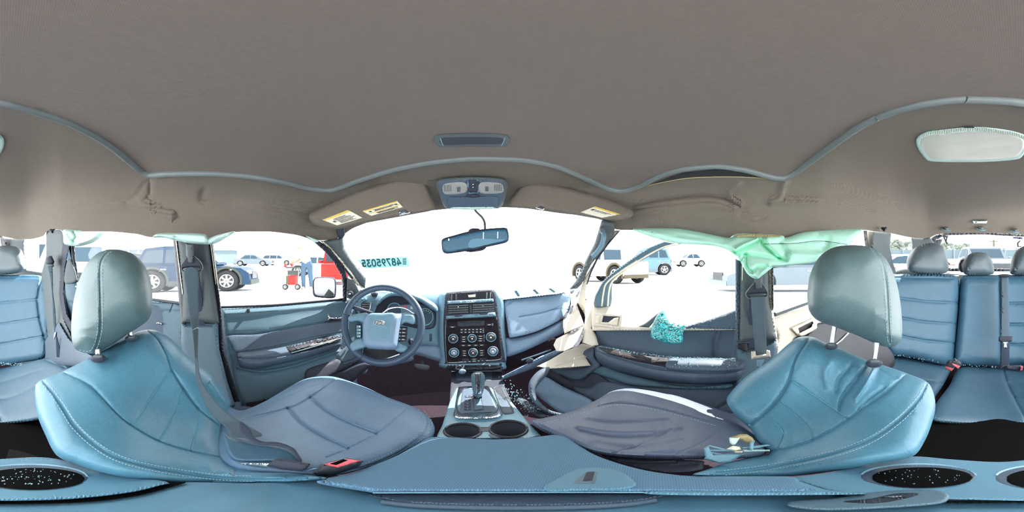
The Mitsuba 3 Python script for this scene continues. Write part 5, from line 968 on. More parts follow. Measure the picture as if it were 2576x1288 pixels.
relief(k, 'latch_plate', [(1902, 904), (1922, 903), (1920, 912), (1914, 925), (1901, 924), (1904, 914)], 2.2, 'worn_silver', bulge=0.006, R=2, back=0.006, sm=0, step=4)

k = thing('seat_belt', 'thin grey rear belt running down from its guide beside the quarter window', 'seat belt', 'rear seat belts')
relief(k, 'guide', [(117, 650), (122, 645), (130, 643), (137, 658), (135, 664), (124, 668), (116, 664)], 3.25, 'dark_plastic', bulge=0.05, R=5, back=0.05, sm=0, step=4)
relief(k, 'loop', ell(127, 668, 9, 5, 16), 3.22, 'trim_grey', bulge=0.03, R=3, back=0.03, step=3)
relief(k, 'webbing', [(120, 668), (131, 669), (133, 700), (134, 740), (139, 780), (141, 830), (137, 838), (133, 800), (131, 750), (126, 700)], 3.2, 'belt_webbing', bulge=0.006, R=2, back=0.006, step=6)
relief(k, 'tongue', [(137, 836), (143, 834), (141, 844), (136, 856), (134, 852)], 3.15, 'steel', bulge=0.01, R=2, back=0.01, sm=0, step=3)
relief(k, 'lower_webbing', [(140, 848), (144, 846), (156, 898), (142, 898)], 3.05, 'belt_dark', bulge=0.006, R=2, back=0.006, sm=0, step=6)
k = thing('seat_belt', 'grey lap belt hanging down the middle of the rear bench back', 'seat belt', 'rear seat belts')
relief(k, 'slot_cover', [(2509, 692), (2520, 690), (2534, 690), (2546, 692), (2540, 697), (2516, 697)], 3.7, 'dark_plastic', bulge=0.03, R=3, back=0.03, sm=0, step=4)
relief(k, 'webbing', [(2518, 692), (2537, 692), (2538, 760), (2540, 848), (2517, 848), (2519, 760)], lambda u, v: np.interp(v, [690, 920], [3.74, 3.42]), 'belt_webbing', bulge=0.01, R=3, back=0.01, sm=0, step=8)
relief(k, 'lower_webbing', [(2518, 866), (2540, 866), (2539, 922), (2516, 922)], 3.45, 'belt_dark', bulge=0.01, R=3, back=0.01, sm=0, step=8)
relief(k, 'tongue', [(2513, 846), (2547, 846), (2546, 859), (2534, 862), (2522, 862), (2512, 858)], 3.4, 'dark_plastic', bulge=0.02, R=3, back=0.02, sm=0, step=4)
relief(k, 'latch_plate', [(2521, 860), (2537, 860), (2533, 866), (2534, 877), (2524, 877), (2525, 866)], 3.38, 'steel', bulge=0.008, R=2, back=0.008, sm=0, step=3)
for poly, red, lab in (([(2376, 918), (2386, 905), (2400, 907), (2404, 922), (2392, 934), (2378, 927)], [(2377, 921), (2400, 927), (2393, 934), (2378, 927)], 'black rear belt buckle with a red button, nearer the passenger seat'), ([(2392, 912), (2402, 900), (2418, 911), (2420, 918), (2412, 928), (2400, 920)], [(2394, 913), (2416, 921), (2410, 928), (2398, 921)], 'black rear belt buckle with a red button, tucked against the middle bench section')):
    k = thing('belt_buckle', lab, 'belt buckle')
    d = 3.2 if red[0][0] < 2390 else 3.06
    relief(k, 'body', poly, d, 'black_plastic', bulge=0.05, R=4, back=0.04, sm=0, step=4)
    relief(k, 'button', red, d - 0.06, 'red_plastic', bulge=0.015, R=2, back=0.01, sm=0, step=3, label='red release button')
k = thing('belt_buckle', 'long dark belt buckle lying sideways on the rear bench with a red end', 'belt buckle')
relief(k, 'body', [(2528, 924), (2532, 919), (2568, 918), (2574, 922), (2573, 931), (2566, 935), (2534, 931)], 3.2, 'dark_plastic', bulge=0.05, R=4, back=0.05, sm=0, step=4)
plate(k, 'button', [(2567, 920), (2573, 922), (2572, 931), (2566, 933)], 3.14, 'red_plastic', th=0.015, label='red release button')
relief(k, 'strap', [(2516, 926), (2522, 920), (2540, 917), (2538, 921), (2526, 924), (2520, 930)], 3.25, 'trim_grey', bulge=0.02, R=2, back=0.02, sm=0, step=4)

# ---------------------------------------------------------------- side curtain air bags
def airbag(label, poly, y, m, creases, bulge=0.06, R=18, step=5, holder=None):
    k = holder or thing('curtain_airbag', label, 'airbag')
    s = relief(k, 'fabric', poly, y, m, bulge=bulge, R=R, back=0.02, step=step, creases=creases, smooth=60)
    return k, s
airbag('small white curtain airbag flap at the rear end of the driver side rear window', [(160, 578), (200, 578), (262, 578), (252, 598), (240, 607), (228, 613), (196, 620), (170, 617), (160, 611), (159, 595)], 2.85, 'airbag_white', [([(185, 584), (190, 596), (184, 606)], 3, 0.02), ([(245, 584), (235, 598), (215, 608), (198, 612)], 3, -0.015), ([(170, 590), (178, 600), (188, 612)], 3, 0.012)], R=12, step=4)
airbag('white curtain airbag fabric draped over the pillar behind the driver', [(384, 597), (398, 588), (440, 586), (511, 588), (525, 597), (550, 590), (592, 582), (566, 600), (541, 613), (520, 615), (470, 611), (435, 604), (410, 598)], 2.24, 'airbag_white', [([(440, 596), (460, 606), (466, 611)], 4, 0.015), ([(525, 598), (522, 613)], 4, 0.015), ([(550, 592), (535, 606)], 4, -0.01)], R=8, step=4)
airbag('tiny white curtain airbag corner showing above the driver door window', [(768, 592), (801, 604), (799, 609), (790, 609), (778, 600)], 2.6, 'airbag_white', [], bulge=0.02, R=3, step=3)
k, sA = airbag('green tinted curtain airbag hanging bunched over the passenger side windows', [(1592, 576), (1640, 574), (1701, 575), (1765, 585), (1832, 598), (1852, 588), (1892, 588), (1966, 592), (1976, 598), (2023, 584), (2103, 578), (2168, 577), (2160, 596), (2135, 616), (2090, 640), (2052, 658), (2017, 665), (1960, 671), (1943, 674), (1918, 693), (1903, 702), (1880, 689), (1861, 656), (1841, 636), (1809, 621), (1766, 616), (1701, 612), (1644, 598), (1612, 586)],
    D((1600, 580, 2.5), (1850, 600, 2.4), (1903, 700, 2.2), (2160, 580, 2.5), (2050, 655, 2.4)), 'airbag_green',
    [([(1848, 634), (1880, 620), (1912, 605), (1918, 614), (1940, 635), (1960, 650)], 4, 0.05), ([(1850, 628), (1870, 616), (1905, 602)], 4, -0.04), ([(1841, 636), (1880, 640), (1930, 646), (1975, 655)], 4, 0.04), ([(1866, 655), (1876, 640), (1880, 670), (1890, 682)], 4, 0.04), ([(1893, 682), (1905, 672), (1942, 673)], 3.5, 0.035), ([(1960, 610), (1980, 640), (1965, 650)], 8, 0.03), ([(1920, 613), (2000, 612), (2060, 606), (2130, 615)], 1.8, 0.012), ([(1990, 640), (2060, 642), (2110, 630)], 8, -0.03), ([(1930, 600), (1940, 620), (1960, 640)], 7, -0.03), ([(1700, 590), (1760, 600), (1820, 610)], 6, 0.015), ([(2060, 590), (2080, 605), (2072, 622)], 9, 0.02), ([(1912, 690), (1935, 668)], 3, -0.02)], bulge=0.07, R=16, step=4)
tube(k, 'fabric_seam', [(1922, 614), (2000, 612), (2060, 606), (2130, 615)], 0.0016, 'ink', y=layer(sA, 0.001), sides=5, step=6, label='dark thread seam')
relief(k, 'mounting_strip', [(1846, 596), (1860, 590), (1892, 589), (1966, 592), (1960, 596), (1900, 596), (1870, 597)], 2.33, 'foam_yellow', bulge=0.01, R=2, back=0.01, sm=0, step=6, label='rough yellow mounting strip')
plate(k, 'fixing_hole', ell(1640, 585, 2, 2, 8), 2.42, 'black_plastic', th=0.002, ch=.4)

# ---------------------------------------------------------------- paper scraps beside the passenger seat
k = thing('paper_scraps', 'crumpled pale paper and plastic scraps wedged beside the passenger seat', 'litter')
for nm, poly, m, d in (('wrapper', [(1835, 1100), (1848, 1097), (1862, 1092), (1878, 1092), (1892, 1100), (1900, 1112), (1880, 1116), (1868, 1108)], 'foam_yellow', 0), ('sheet', [(1834, 1101), (1863, 1100), (1850, 1118), (1842, 1119), (1836, 1114)], 'airbag_white', .01), ('sheet', [(1826, 1130), (1844, 1121), (1862, 1124), (1866, 1132), (1850, 1136)], 'sticker_white', .02),
                      ('bag', [(1770, 1155), (1774, 1150), (1770, 1128), (1782, 1120), (1786, 1132), (1794, 1144), (1842, 1140), (1870, 1142), (1850, 1155), (1836, 1163), (1810, 1166)], 'worn_silver', .02), ('strip', [(1862, 1124), (1890, 1122), (1930, 1118), (1938, 1121), (1900, 1128), (1870, 1130)], 'worn_silver', .03), ('strip', [(1868, 1131), (1935, 1131), (1937, 1135), (1872, 1137)], 'airbag_white', .035), ('strip', [(1886, 1112), (1898, 1108), (1894, 1134), (1884, 1134)], 'worn_silver', .04), ('strip', [(1846, 1136), (1870, 1134), (1866, 1139), (1850, 1139)], 'sticker_white', .045)):
    relief(k, nm, poly, 1.6 - d, m, bulge=0.02, R=5, back=0.01, step=4, sm=0, smooth=False)
for q in (((1783, 1121), (1824, 1131)), ((1781, 1133), (1842, 1133)), ((1785, 1138), (1815, 1143))): tube(k, 'string', [(*q[0], 1.58), (*q[1], 1.58)], 0.0022, 'worn_silver', sides=5)
k = thing('floor_mat', 'dark sheet painted as the shaded gap and debris under the passenger cushion', 'floor debris')  # dark sheet paints the shaded gap and debris under the seat
relief(k, 'mat', [(1510, 1142), (1560, 1150), (1640, 1156), (1760, 1158), (1770, 1170), (1760, 1185), (1680, 1190), (1600, 1176), (1540, 1158)], D((1510, 1142, 1.7), (1770, 1160, 1.62), (1680, 1190, 1.56)), 'dark_plastic', bulge=0.02, R=6, back=0.02, step=6, creases=[([(1560, 1160), (1620, 1164), (1700, 1162)], 3, 0.015), ([(1600, 1172), (1680, 1174), (1750, 1170)], 3, 0.015)])
k = thing('brake_pedal', 'worn grey pedal low in the driver footwell', 'pedal')
relief(k, 'pad', [(1044, 915), (1078, 919), (1080, 924), (1076, 931), (1066, 931), (1046, 926)], 2.72, 'trim_grey', bulge=0.02, R=4, back=0.02, step=4)
tube(k, 'arm', [(1062, 912, 2.8), (1062, 922, 2.74)], 0.012, 'dark_plastic')
k = thing('column_lever', 'small grey lever and bracket under the steering wheel rim', 'lever')
tube(k, 'arm', [(926, 918, 2.7), (920, 928, 2.68), (916, 936, 2.66)], 0.012, 'dash_lower')
k = thing('trim_panel', 'long grey sill trim running from the driver door into the footwell', 'sill trim')
relief(k, 'strip', [(830, 948), (870, 930), (905, 915), (922, 912), (936, 918), (910, 940), (880, 965), (850, 962)], 2.6, 'dark_plastic', bulge=0.03, R=8, back=0.03, step=7)
# ---------------------------------------------------------------- fittings on the headliner
cy = lambda d: (lambda u, v: ceil_y(u, v) - d)
k = thing('sun_visor', 'grey driver sun visor with two yellow edged warning labels', 'sun visor', 'sun visors')
yv = D((780, 545, 2.55), (1046, 446, 2.6), (1094, 520, 2.62), (858, 574, 2.52), (950, 510, 2.55))
relief(k, 'panel', [(778, 548), (784, 535), (822, 517), (892, 485), (962, 461), (1018, 448), (1046, 446), (1067, 455), (1080, 479), (1094, 518), (1088, 529), (1032, 540), (920, 561), (858, 575), (829, 574), (794, 566)], yv, 'headliner_fabric', bulge=0.03, R=10, back=0.03, step=8)
yl = layer(yv, 0.034)
def label_sheet(poly, frac_lines, seed):
    g = key_for(k, 'warning_label')
    plate(k, 'warning_label', poly, yl, 'sticker_white', th=0.002, ch=0.4, label='white warning label with a yellow header')
    p = np.array(poly, float)
    at = lambda s, t: (1 - s) * (1 - t) * p[0] + s * (1 - t) * p[1] + s * t * p[2] + (1 - s) * t * p[3]
    plate(g, 'header', [at(0.02, 0.02), at(.98, .02), at(.98, .17), at(.02, .17)], layer(yl, 0.003), 'sticker_yellow', th=0.001, ch=0.2, label='yellow header band')
    q = np.random.default_rng(seed); m = []
    for t in frac_lines:
        a, b = at(0.22 + .05 * q.random(), t), at(0.9 - 0.2 * q.random(), t)
        m.append(sweep(W(np.array([a[0], b[0]]), np.array([a[1], b[1]]), yl(np.array([a[0], b[0]]), np.array([a[1], b[1]])) - .003), 0.0012, 4))
    add(g, 'print_lines', trimesh.util.concatenate(m), 'ink', False, kind='stuff')
    return at, g
at, g = label_sheet([(811, 553), (876, 528), (912, 548), (848, 567)], (.3, .38, .46, .54, .64, .72, .8, .88), 1)
plate(g, 'pictogram', [at(.1, .5), at(.2, .45), at(.22, .62), at(.12, .66)], layer(yl, .003), 'ink', th=0.001, ch=.2)
at, g = label_sheet([(911, 531), (999, 505), (1014, 521), (934, 543)], (.3, .4, .48, .74, .82, .9), 2)
plate(g, 'divider', [at(.02, .58), at(.98, .58), at(.98, .66), at(.02, .66)], layer(yl, .003), 'sticker_yellow', th=0.001, ch=.2)
for a in (.1, .86): plate(g, 'pictogram', [at(a, .3), at(a + .07, .28), at(a + .08, .48), at(a + .01, .52)], layer(yl, .003), 'ink', th=0.001, ch=.2)
relief(k, 'clip', [(999, 529), (1020, 525), (1034, 536), (1005, 542)], layer(yv, 0.02), 'chrome', bulge=0.02, R=3, back=0.02, sm=0, step=4, label='bright visor clip')
plate(k, 'clip_face', [(1004, 529), (1017, 527), (1024, 534), (1008, 537)], layer(yv, 0.042), 'trim_grey', th=0.003)
k = thing('sun_visor', 'grey passenger sun visor with one white label near its outer end', 'sun visor', 'sun visors')
yv = D((1280, 511, 2.62), (1349, 457, 2.62), (1594, 536, 2.52), (1440, 500, 2.58), (1556, 552, 2.5))
relief(k, 'panel', [(1280, 511), (1292, 489), (1317, 464), (1349, 457), (1439, 475), (1528, 500), (1580, 523), (1594, 536), (1585, 547), (1556, 553), (1510, 551), (1403, 533), (1331, 525), (1289, 521)], yv, 'headliner_fabric', bulge=0.03, R=10, back=0.03, step=8)
yl = layer(yv, 0.034)
at, g = label_sheet([(1497, 519), (1562, 539), (1514, 548), (1460, 534)], (.34, .46), 3)
plate(g, 'pictogram', [at(.1, .3), at(.2, .3), at(.2, .5), at(.1, .5)], layer(yl, .003), 'ink', th=0.001, ch=.2)
relief(k, 'clip', [(1346, 523), (1360, 516), (1374, 520), (1367, 529)], layer(yv, 0.02), 'chrome', bulge=0.02, R=3, back=0.02, sm=0, step=4, label='bright visor clip')

k = thing('overhead_console', 'grey overhead console with two map lamps above the mirror', 'overhead console')
yo = D((1100, 460, 2.5), (1275, 460, 2.5), (1185, 525, 2.58), (1186, 445, 2.45))
relief(k, 'housing', [(1097, 464), (1104, 452), (1120, 447), (1186, 443), (1252, 446), (1272, 453), (1277, 468), (1270, 500), (1260, 521), (1238, 526), (1185, 526), (1133, 526), (1117, 519), (1106, 492)], yo, 'trim_grey', bulge=0.04, R=9, back=0.05, step=7)
relief(k, 'inner_frame', [(1106, 468), (1112, 456), (1186, 451), (1262, 455), (1268, 470), (1258, 512), (1236, 518), (1138, 519), (1122, 510)], layer(yo, 0.038), 'door_slate', bulge=0.006, R=4, back=0.01, step=8)
for poly in ([(1113, 474), (1122, 461), (1170, 459), (1171, 485), (1122, 489)], [(1209, 459), (1257, 460), (1266, 471), (1262, 485), (1209, 486)]):
    g = key_for(k, 'map_lamp')
    relief(k, 'map_lamp', poly, layer(yo, 0.048), 'map_lens', bulge=0.012, R=4, back=0.01, step=5, label='clear ribbed map lamp lens')
    c = np.mean(poly, 0)
    for q in range(5): tube(g, 'lens_rib', [(c[0] - (22 if c[0] < 1190 else -4) + q * 4, c[1] - 8, 0), (c[0] - (22 if c[0] < 1190 else -4) + q * 4, c[1] + 8, 0)], 0.0016, 'trim_grey', y=layer(yo, 0.061), sides=4)
    plate(g, 'lamp_button', [(c[0] + (10 if c[0] < 1190 else -20), c[1] - 3), (c[0] + (18 if c[0] < 1190 else -12), c[1] - 3), (c[0] + (18 if c[0] < 1190 else -12), c[1] + 9), (c[0] + (10 if c[0] < 1190 else -20), c[1] + 9)], layer(yo, 0.062), 'trim_grey', th=0.004)
g = key_for(k, 'roof_switch')
relief(k, 'roof_switch', rrect(1178, 453, 1203, 485, 4), layer(yo, 0.046), 'dark_plastic', bulge=0.012, R=3, back=0.01, sm=0, step=6)
for q in (463, 471): plate(g, 'arrow', [(1188, q + 2), (1192, q + 2), (1190, q - 1)] if q == 463 else [(1188, q - 1), (1192, q - 1), (1190, q + 2)], layer(yo, .06), 'sticker_white', th=.001, ch=.2)
tube(k, 'switch_frame', rrect(1177, 452, 1204, 487, 4)[::4] + [(1177, 470)], 0.0025, 'worn_silver', y=layer(yo, 0.05), sides=5, step=5, sm=0)
relief(k, 'glasses_bin_door', [(1127, 500), (1136, 495), (1190, 494), (1244, 493), (1254, 498), (1251, 516), (1246, 522), (1136, 523), (1130, 518)], layer(yo, 0.046), 'door_slate', bulge=0.012, R=3, back=0.01, step=6)
relief(k, 'bin_latch', ell(1190, 493, 18, 5, 22), layer(yo, 0.055), 'dark_plastic', bulge=0.01, R=3, back=0.01, step=4)
relief(k, 'lower_lip', [(1140, 520), (1240, 519), (1250, 525), (1190, 528), (1128, 526)], layer(yo, 0.05), 'airbag_white', bulge=0.01, R=3, back=0.01, sm=0, step=6, label='lower lip painted white as if sunlit')  # white tone stands in for sun on the lip

k = thing('rear_view_mirror', 'tilted rear view mirror hanging in front of the windshield', 'mirror')
ym = D((1112, 620, 2.44), (1280, 590, 2.4), (1200, 640, 2.42))
relief(k, 'housing', [(1111, 612), (1114, 601), (1146, 591), (1180, 582), (1212, 577), (1268, 573), (1277, 579), (1280, 597), (1275, 609), (1250, 616), (1223, 622), (1200, 630), (1172, 632), (1128, 638), (1114, 633)], ym, 'dark_plastic', bulge=0.03, R=4, back=0.06, step=5)
mat('mirror_glass', (44, 92, 116), 0.25, 0.3)  # dark blue base paints the reflection, nothing is mirrored
relief(k, 'mirror_glass', [(1114, 613), (1117, 604), (1150, 594), (1212, 581), (1266, 577), (1274, 582), (1277, 597), (1272, 606), (1222, 617), (1170, 627), (1129, 634), (1117, 630)], layer(ym, 0.031), 'mirror_glass', bulge=0.004, R=2, back=0.004, step=7, label='mirror glass with a dark blue reflection painted in')
for q in ((1216, 584, 601), (1252, 583, 600)): plate(k, 'mirrored_post', rect(q[0] - 1.2, q[1], q[0] + 1.4, q[2]), layer(ym, 0.036), 'steel', th=0.001, ch=.3, label='painted reflection of a headrest post')  # reflections laid on the glass as thin painted plates
plate(k, 'mirrored_seat', [(1180, 608), (1196, 600), (1250, 602), (1272, 603), (1222, 616), (1182, 624)], layer(ym, 0.0355), 'leather_teal', th=0.0004, ch=.6, sm=1, label='painted reflection of a seat')
plate(k, 'compass_mark', rect(1127, 600, 1131, 606), layer(ym, 0.036), 'sticker_white', th=0.001, ch=.3)
relief(k, 'adjuster', [(1172, 632), (1200, 628), (1223, 621), (1216, 629), (1196, 633), (1182, 634)], layer(ym, 0.01), 'dark_plastic', bulge=0.02, R=2, back=0.03, step=4)
relief(k, 'mount', [(1178, 582), (1186, 575), (1204, 575), (1206, 580), (1190, 584)], layer(ym, -0.03), 'dark_plastic', bulge=0.02, R=3, back=0.03, step=4)
tube(k, 'cable', [(1194, 526, 2.6), (1199, 534, 2.58), (1212, 546, 2.54), (1219, 559, 2.5), (1220, 576, 2.45)], 0.0052, 'trim_grey')

k = thing('shade_handle', 'oblong recessed grip of the sunroof shade', 'handle')
relief(k, 'bezel', [(1091, 350), (1100, 341), (1125, 337), (1187, 335), (1250, 337), (1274, 341), (1283, 350), (1278, 362), (1268, 369), (1230, 370), (1187, 369), (1140, 370), (1108, 370), (1096, 362)], cy(0.004), 'trim_grey', bulge=0.014, R=5, back=0.01, step=7)
relief(k, 'recess', [(1109, 348), (1130, 345), (1187, 344), (1245, 345), (1265, 348), (1262, 362), (1187, 363), (1113, 364)], cy(0.017), 'dark_plastic', bulge=0.004, R=4, back=0.006, step=9, label='dark grip recess')
for pts in ([(1108, 348), (1110, 356), (1115, 366)], [(1270, 347), (1267, 356), (1262, 366)]): tube(k, 'recess_edge', pts, 0.0018, 'worn_silver', y=cy(0.022), sides=5, step=3)
lens = [(2304, 358), (2308, 345), (2320, 336), (2344, 329), (2425, 320), (2480, 320), (2530, 326), (2557, 332), (2580, 341), (2587, 356), (2584, 374), (2574, 390), (2561, 400), (2505, 406), (2425, 408), (2344, 406), (2326, 397), (2311, 377)]
for o, lab in ((0, 'large pale dome lamp on the rear headliner above the bench'), (-2576, 'end of a pale dome lamp at the left picture edge')):
    k = thing('dome_lamp', lab, 'ceiling lamp', 'dome lamps')
    P_ = [(u + o, v) for u, v in lens]
    relief(k, 'rim', P_, cy(0.004), 'airbag_white', bulge=0.02, R=6, back=0.01, step=8)
    c = np.mean(P_, 0)
    relief(k, 'lens', [tuple(c + (np.array(p) - c) * (0.93, 0.8) + (0, 3)) for p in P_], cy(0.022), 'lamp_lens', bulge=0.01, R=8, back=0.004, step=9, label='frosted lens')
    m = []
    for q in range(60):
        t = 2316 + o + q * 4.4; v0 = float(np.interp(t - o, [2310, 2344, 2425, 2480, 2557, 2580], [344, 331.5, 322.5, 322.5, 335, 344]))
        p2 = W(np.array([t, t]), np.array([v0, v0 + 7]), cy(0.027)(np.array([t, t]), np.array([v0, v0 + 7])))
        m.append(sweep(p2, 0.0011, 4))
    add(k, 'lens_ribs', trimesh.util.concatenate(m), 'sticker_white', False, 'fine ribs along the lens edge', 'stuff')
    plate(k, 'notch', [(2426 + o, 318), (2451 + o, 318), (2451 + o, 323), (2426 + o, 323)], cy(0.018), 'dark_plastic', th=0.004)
k = thing('cargo_lamp', 'small white cargo lamp on the headliner behind the rear window edge', 'ceiling lamp')
relief(k, 'housing', [(2446, 555), (2484, 555), (2482, 562), (2449, 562)], cy(0.03), 'airbag_white', bulge=0.03, R=2, back=0.03, sm=0, step=4)
plate(k, 'switch', rect(2454, 557.5, 2457, 560.5), cy(0.065), 'dark_plastic', th=0.006, ch=.4)
plate(k, 'lens', rect(2459, 557, 2478, 560.5), cy(0.065), 'sticker_white', th=0.006, ch=.4)
for cu, cv, lab in ((2380, 577, 'dark tether hook above the right rear headrest'), (2468, 576, 'dark square tether anchor under the cargo lamp'), (2554, 581, 'dark tether hook at the right picture edge')):
    k = thing('tether_anchor', lab, 'hook')
    relief(k, 'cover', [(cu - 5, cv - 5), (cu + 6, cv - 5), (cu + 6, cv + 3), (cu - 5, cv + 3)], cy(0.05), 'trim_grey', bulge=0.03, R=2, back=0.03, sm=0, step=3)
    plate(k, 'opening', rect(cu - 2.5, cv - 2, cu + 2.5, cv + 2), cy(0.085), 'black_plastic', th=0.004, ch=.4)
    tube(k, 'flap', [(cu - 12, cv - 1, 4.4), (cu - 2, cv + 3, 4.38), (cu + 9, cv + 3, 4.38)], 0.006, 'worn_silver', sides=6)
for cu, cv, lab in ((132, 581, 'small coat hook at the top of the driver side pillar'), (2224, 576, 'small coat hook at the top of the passenger side pillar')):
    k = thing('coat_hook', lab, 'hook')
    tube(k, 'hook', [(cu - 4, cv - 2, 3.2), (cu, cv + 3, 3.15), (cu + 4, cv - 2, 3.2)], 0.008, 'dark_plastic')
    relief(k, 'plate', ell(cu, cv - 2, 6, 2.6, 12), 3.25, 'trim_grey', bulge=0.02, R=2, back=0.02, step=3)
k = thing('grab_handle', 'curved grey grab handle on the passenger windshield pillar', 'grab handle')
tube(k, 'grip', [(1514, 580, 2.62), (1519, 590, 2.56), (1518, 602, 2.54), (1512, 620, 2.56), (1500, 636, 2.6), (1486, 648, 2.66)], 0.012, 'dash_plastic', step=5)
relief(k, 'end_cap', [(1476, 655), (1484, 640), (1492, 646), (1490, 656), (1482, 664), (1474, 662)], 2.66, 'trim_grey', bulge=0.03, R=4, back=0.03, step=4)
relief(k, 'end_cap', [(1508, 574), (1516, 568), (1522, 578), (1518, 588), (1511, 586)], 2.6, 'trim_grey', bulge=0.03, R=4, back=0.03, step=4)

k = thing('windshield_sticker', 'white sticker with mirrored dark numbers low on the windshield', 'sticker')
mat('sticker_teal', (158, 206, 206), 0.6, 0.2)
mat('ink_teal', (26, 74, 80), 0.8, 0.1)
plate(k, 'sheet', [(898, 654), (960, 649), (1025, 645), (1031, 671), (1000, 671), (922, 676)], 3.085, 'sticker_teal', th=0.001, ch=.3)
lettering(k, 'lettering', '48795035', (1011.5, 667), (-14.2, .68), (-3.4, -18), 3.083, 'ink_teal', bold=True)
lettering(k, 'suffix', 'x', (919, 671), (-13, .6), (-2, -13), 3.083, 'ink_teal', bold=False)
for q in range(5): plate(k, 'small_print', rect(1013, 650 + q * 3.4, 1022, 651.4 + q * 3.4), 3.082, 'ink_teal', th=.001, ch=.2)
# ---------------------------------------------------------------- outside: the bright yard
import manifold3d as m3
scene['ground'] = mikit.ply(trimesh.creation.box((300, 300, 0.2)).apply_translation([0, 60, -0.1]), 'asphalt', smooth=False)
struct('ground', 'bright concrete yard around the car')
mat('paint_blue', (16, 50, 78), 0.5, 0.25)
mat('paint_red', (176, 40, 34), 0.5, 0.25)
mat('paint_white', (226, 228, 228), 0.3, 0.5, 1.0)
mat('paint_silver', (104, 116, 124), 0.3, 0.5, 1.0)
mat('paint_steel_blue', (92, 126, 156), 0.3, 0.5, 1.0)
mat('paint_black', (40, 44, 48), 0.3, 0.5, 1.0)
mat('car_glass', (48, 70, 84), 0.4, 0.3)
mat('tyre', (50, 52, 52), 0.9, 0.1)
mat('cladding', (70, 76, 74), 0.8, 0.1)
mat('wheel_alloy', (190, 192, 192), 0.35, 0.5)
mat('shed_metal', (96, 112, 118), 0.7, 0.2)
mat('yellow_paint', (226, 190, 20), 0.6, 0.3)
mat('bark', (96, 92, 84), 0.9, 0.1)
mat('foliage', (116, 124, 114), 0.9, 0.1)
mat('tan_plastic', (92, 84, 68), 0.7, 0.2)
mat('denim', (70, 92, 112), 0.9, 0.1)
mat('shirt_white', (220, 220, 224), 0.9, 0.1)
mat('skin', (176, 134, 112), 0.6, 0.3)
mat('hair_dark', (40, 34, 30), 0.8, 0.2)

def place(m, loc, yaw):
    m = m.copy(); m.apply_transform(trimesh.transformations.rotation_matrix(yaw, [0, 0, 1])); m.apply_translation(loc); return m
def side(poly, w, y0=None):
    """A side profile (x, z) extruded across the width."""
    m = trimesh.creation.extrude_polygon(poly, w, engine='earcut')
    v = m.vertices.copy(); m.vertices = np.c_[v[:, 0], v[:, 2] - w / 2 if y0 is None else v[:, 2] + y0, v[:, 1]]
    m.invert() if m.volume < 0 else None
    return m
def round_poly(p, r):
    g = Polygon(p); return g.buffer(-r, join_style=1).buffer(2 * r, join_style=1).buffer(-r, join_style=1)
def wheel(k, c, r, w, loc, yaw, spokes=5, rim_mat='wheel_alloy', face=-1):
    g = key_for(k, 'wheel')
    prof = np.array([(r * .62, -w / 2), (r * .9, -w / 2), (r * .98, -w * .36), (r, -w * .2), (r, w * .2), (r * .98, w * .36), (r * .9, w / 2), (r * .62, w / 2), (r * .62, -w / 2)])
    t = trimesh.creation.revolve(prof, sections=28); t.vertices = t.vertices[:, [0, 2, 1]]; t.invert() if t.volume < 0 else None
    t.apply_translation(c); add(k, 'wheel', place(t, loc, yaw), 'tyre', 40)
    d = trimesh.creation.cylinder(r * .6, w * .5, sections=24); d.vertices = d.vertices[:, [0, 2, 1]]; d.invert(); d.apply_translation(c)
    add(g, 'hub_disc', place(d, loc, yaw), 'paint_black', 40)
    y = face * w * .42
    ms = []
    for q in range(spokes):
        b = trimesh.creation.box((r * .16, w * .16, r * .56)); b.apply_translation([0, y, r * .32]); b.apply_transform(trimesh.transformations.rotation_matrix(q * 2 * np.pi / spokes, [0, 1, 0])); ms.append(b)
    a = np.linspace(0, 2 * np.pi, 28, endpoint=False)
    ms.append(sweep(np.c_[r * .59 * np.cos(a), 0 * a + y, r * .59 * np.sin(a)], r * .06, 6, 1, True))
    m = trimesh.util.concatenate(ms); m.apply_translation(c); add(g, 'rim', place(m, loc, yaw), rim_mat, False)

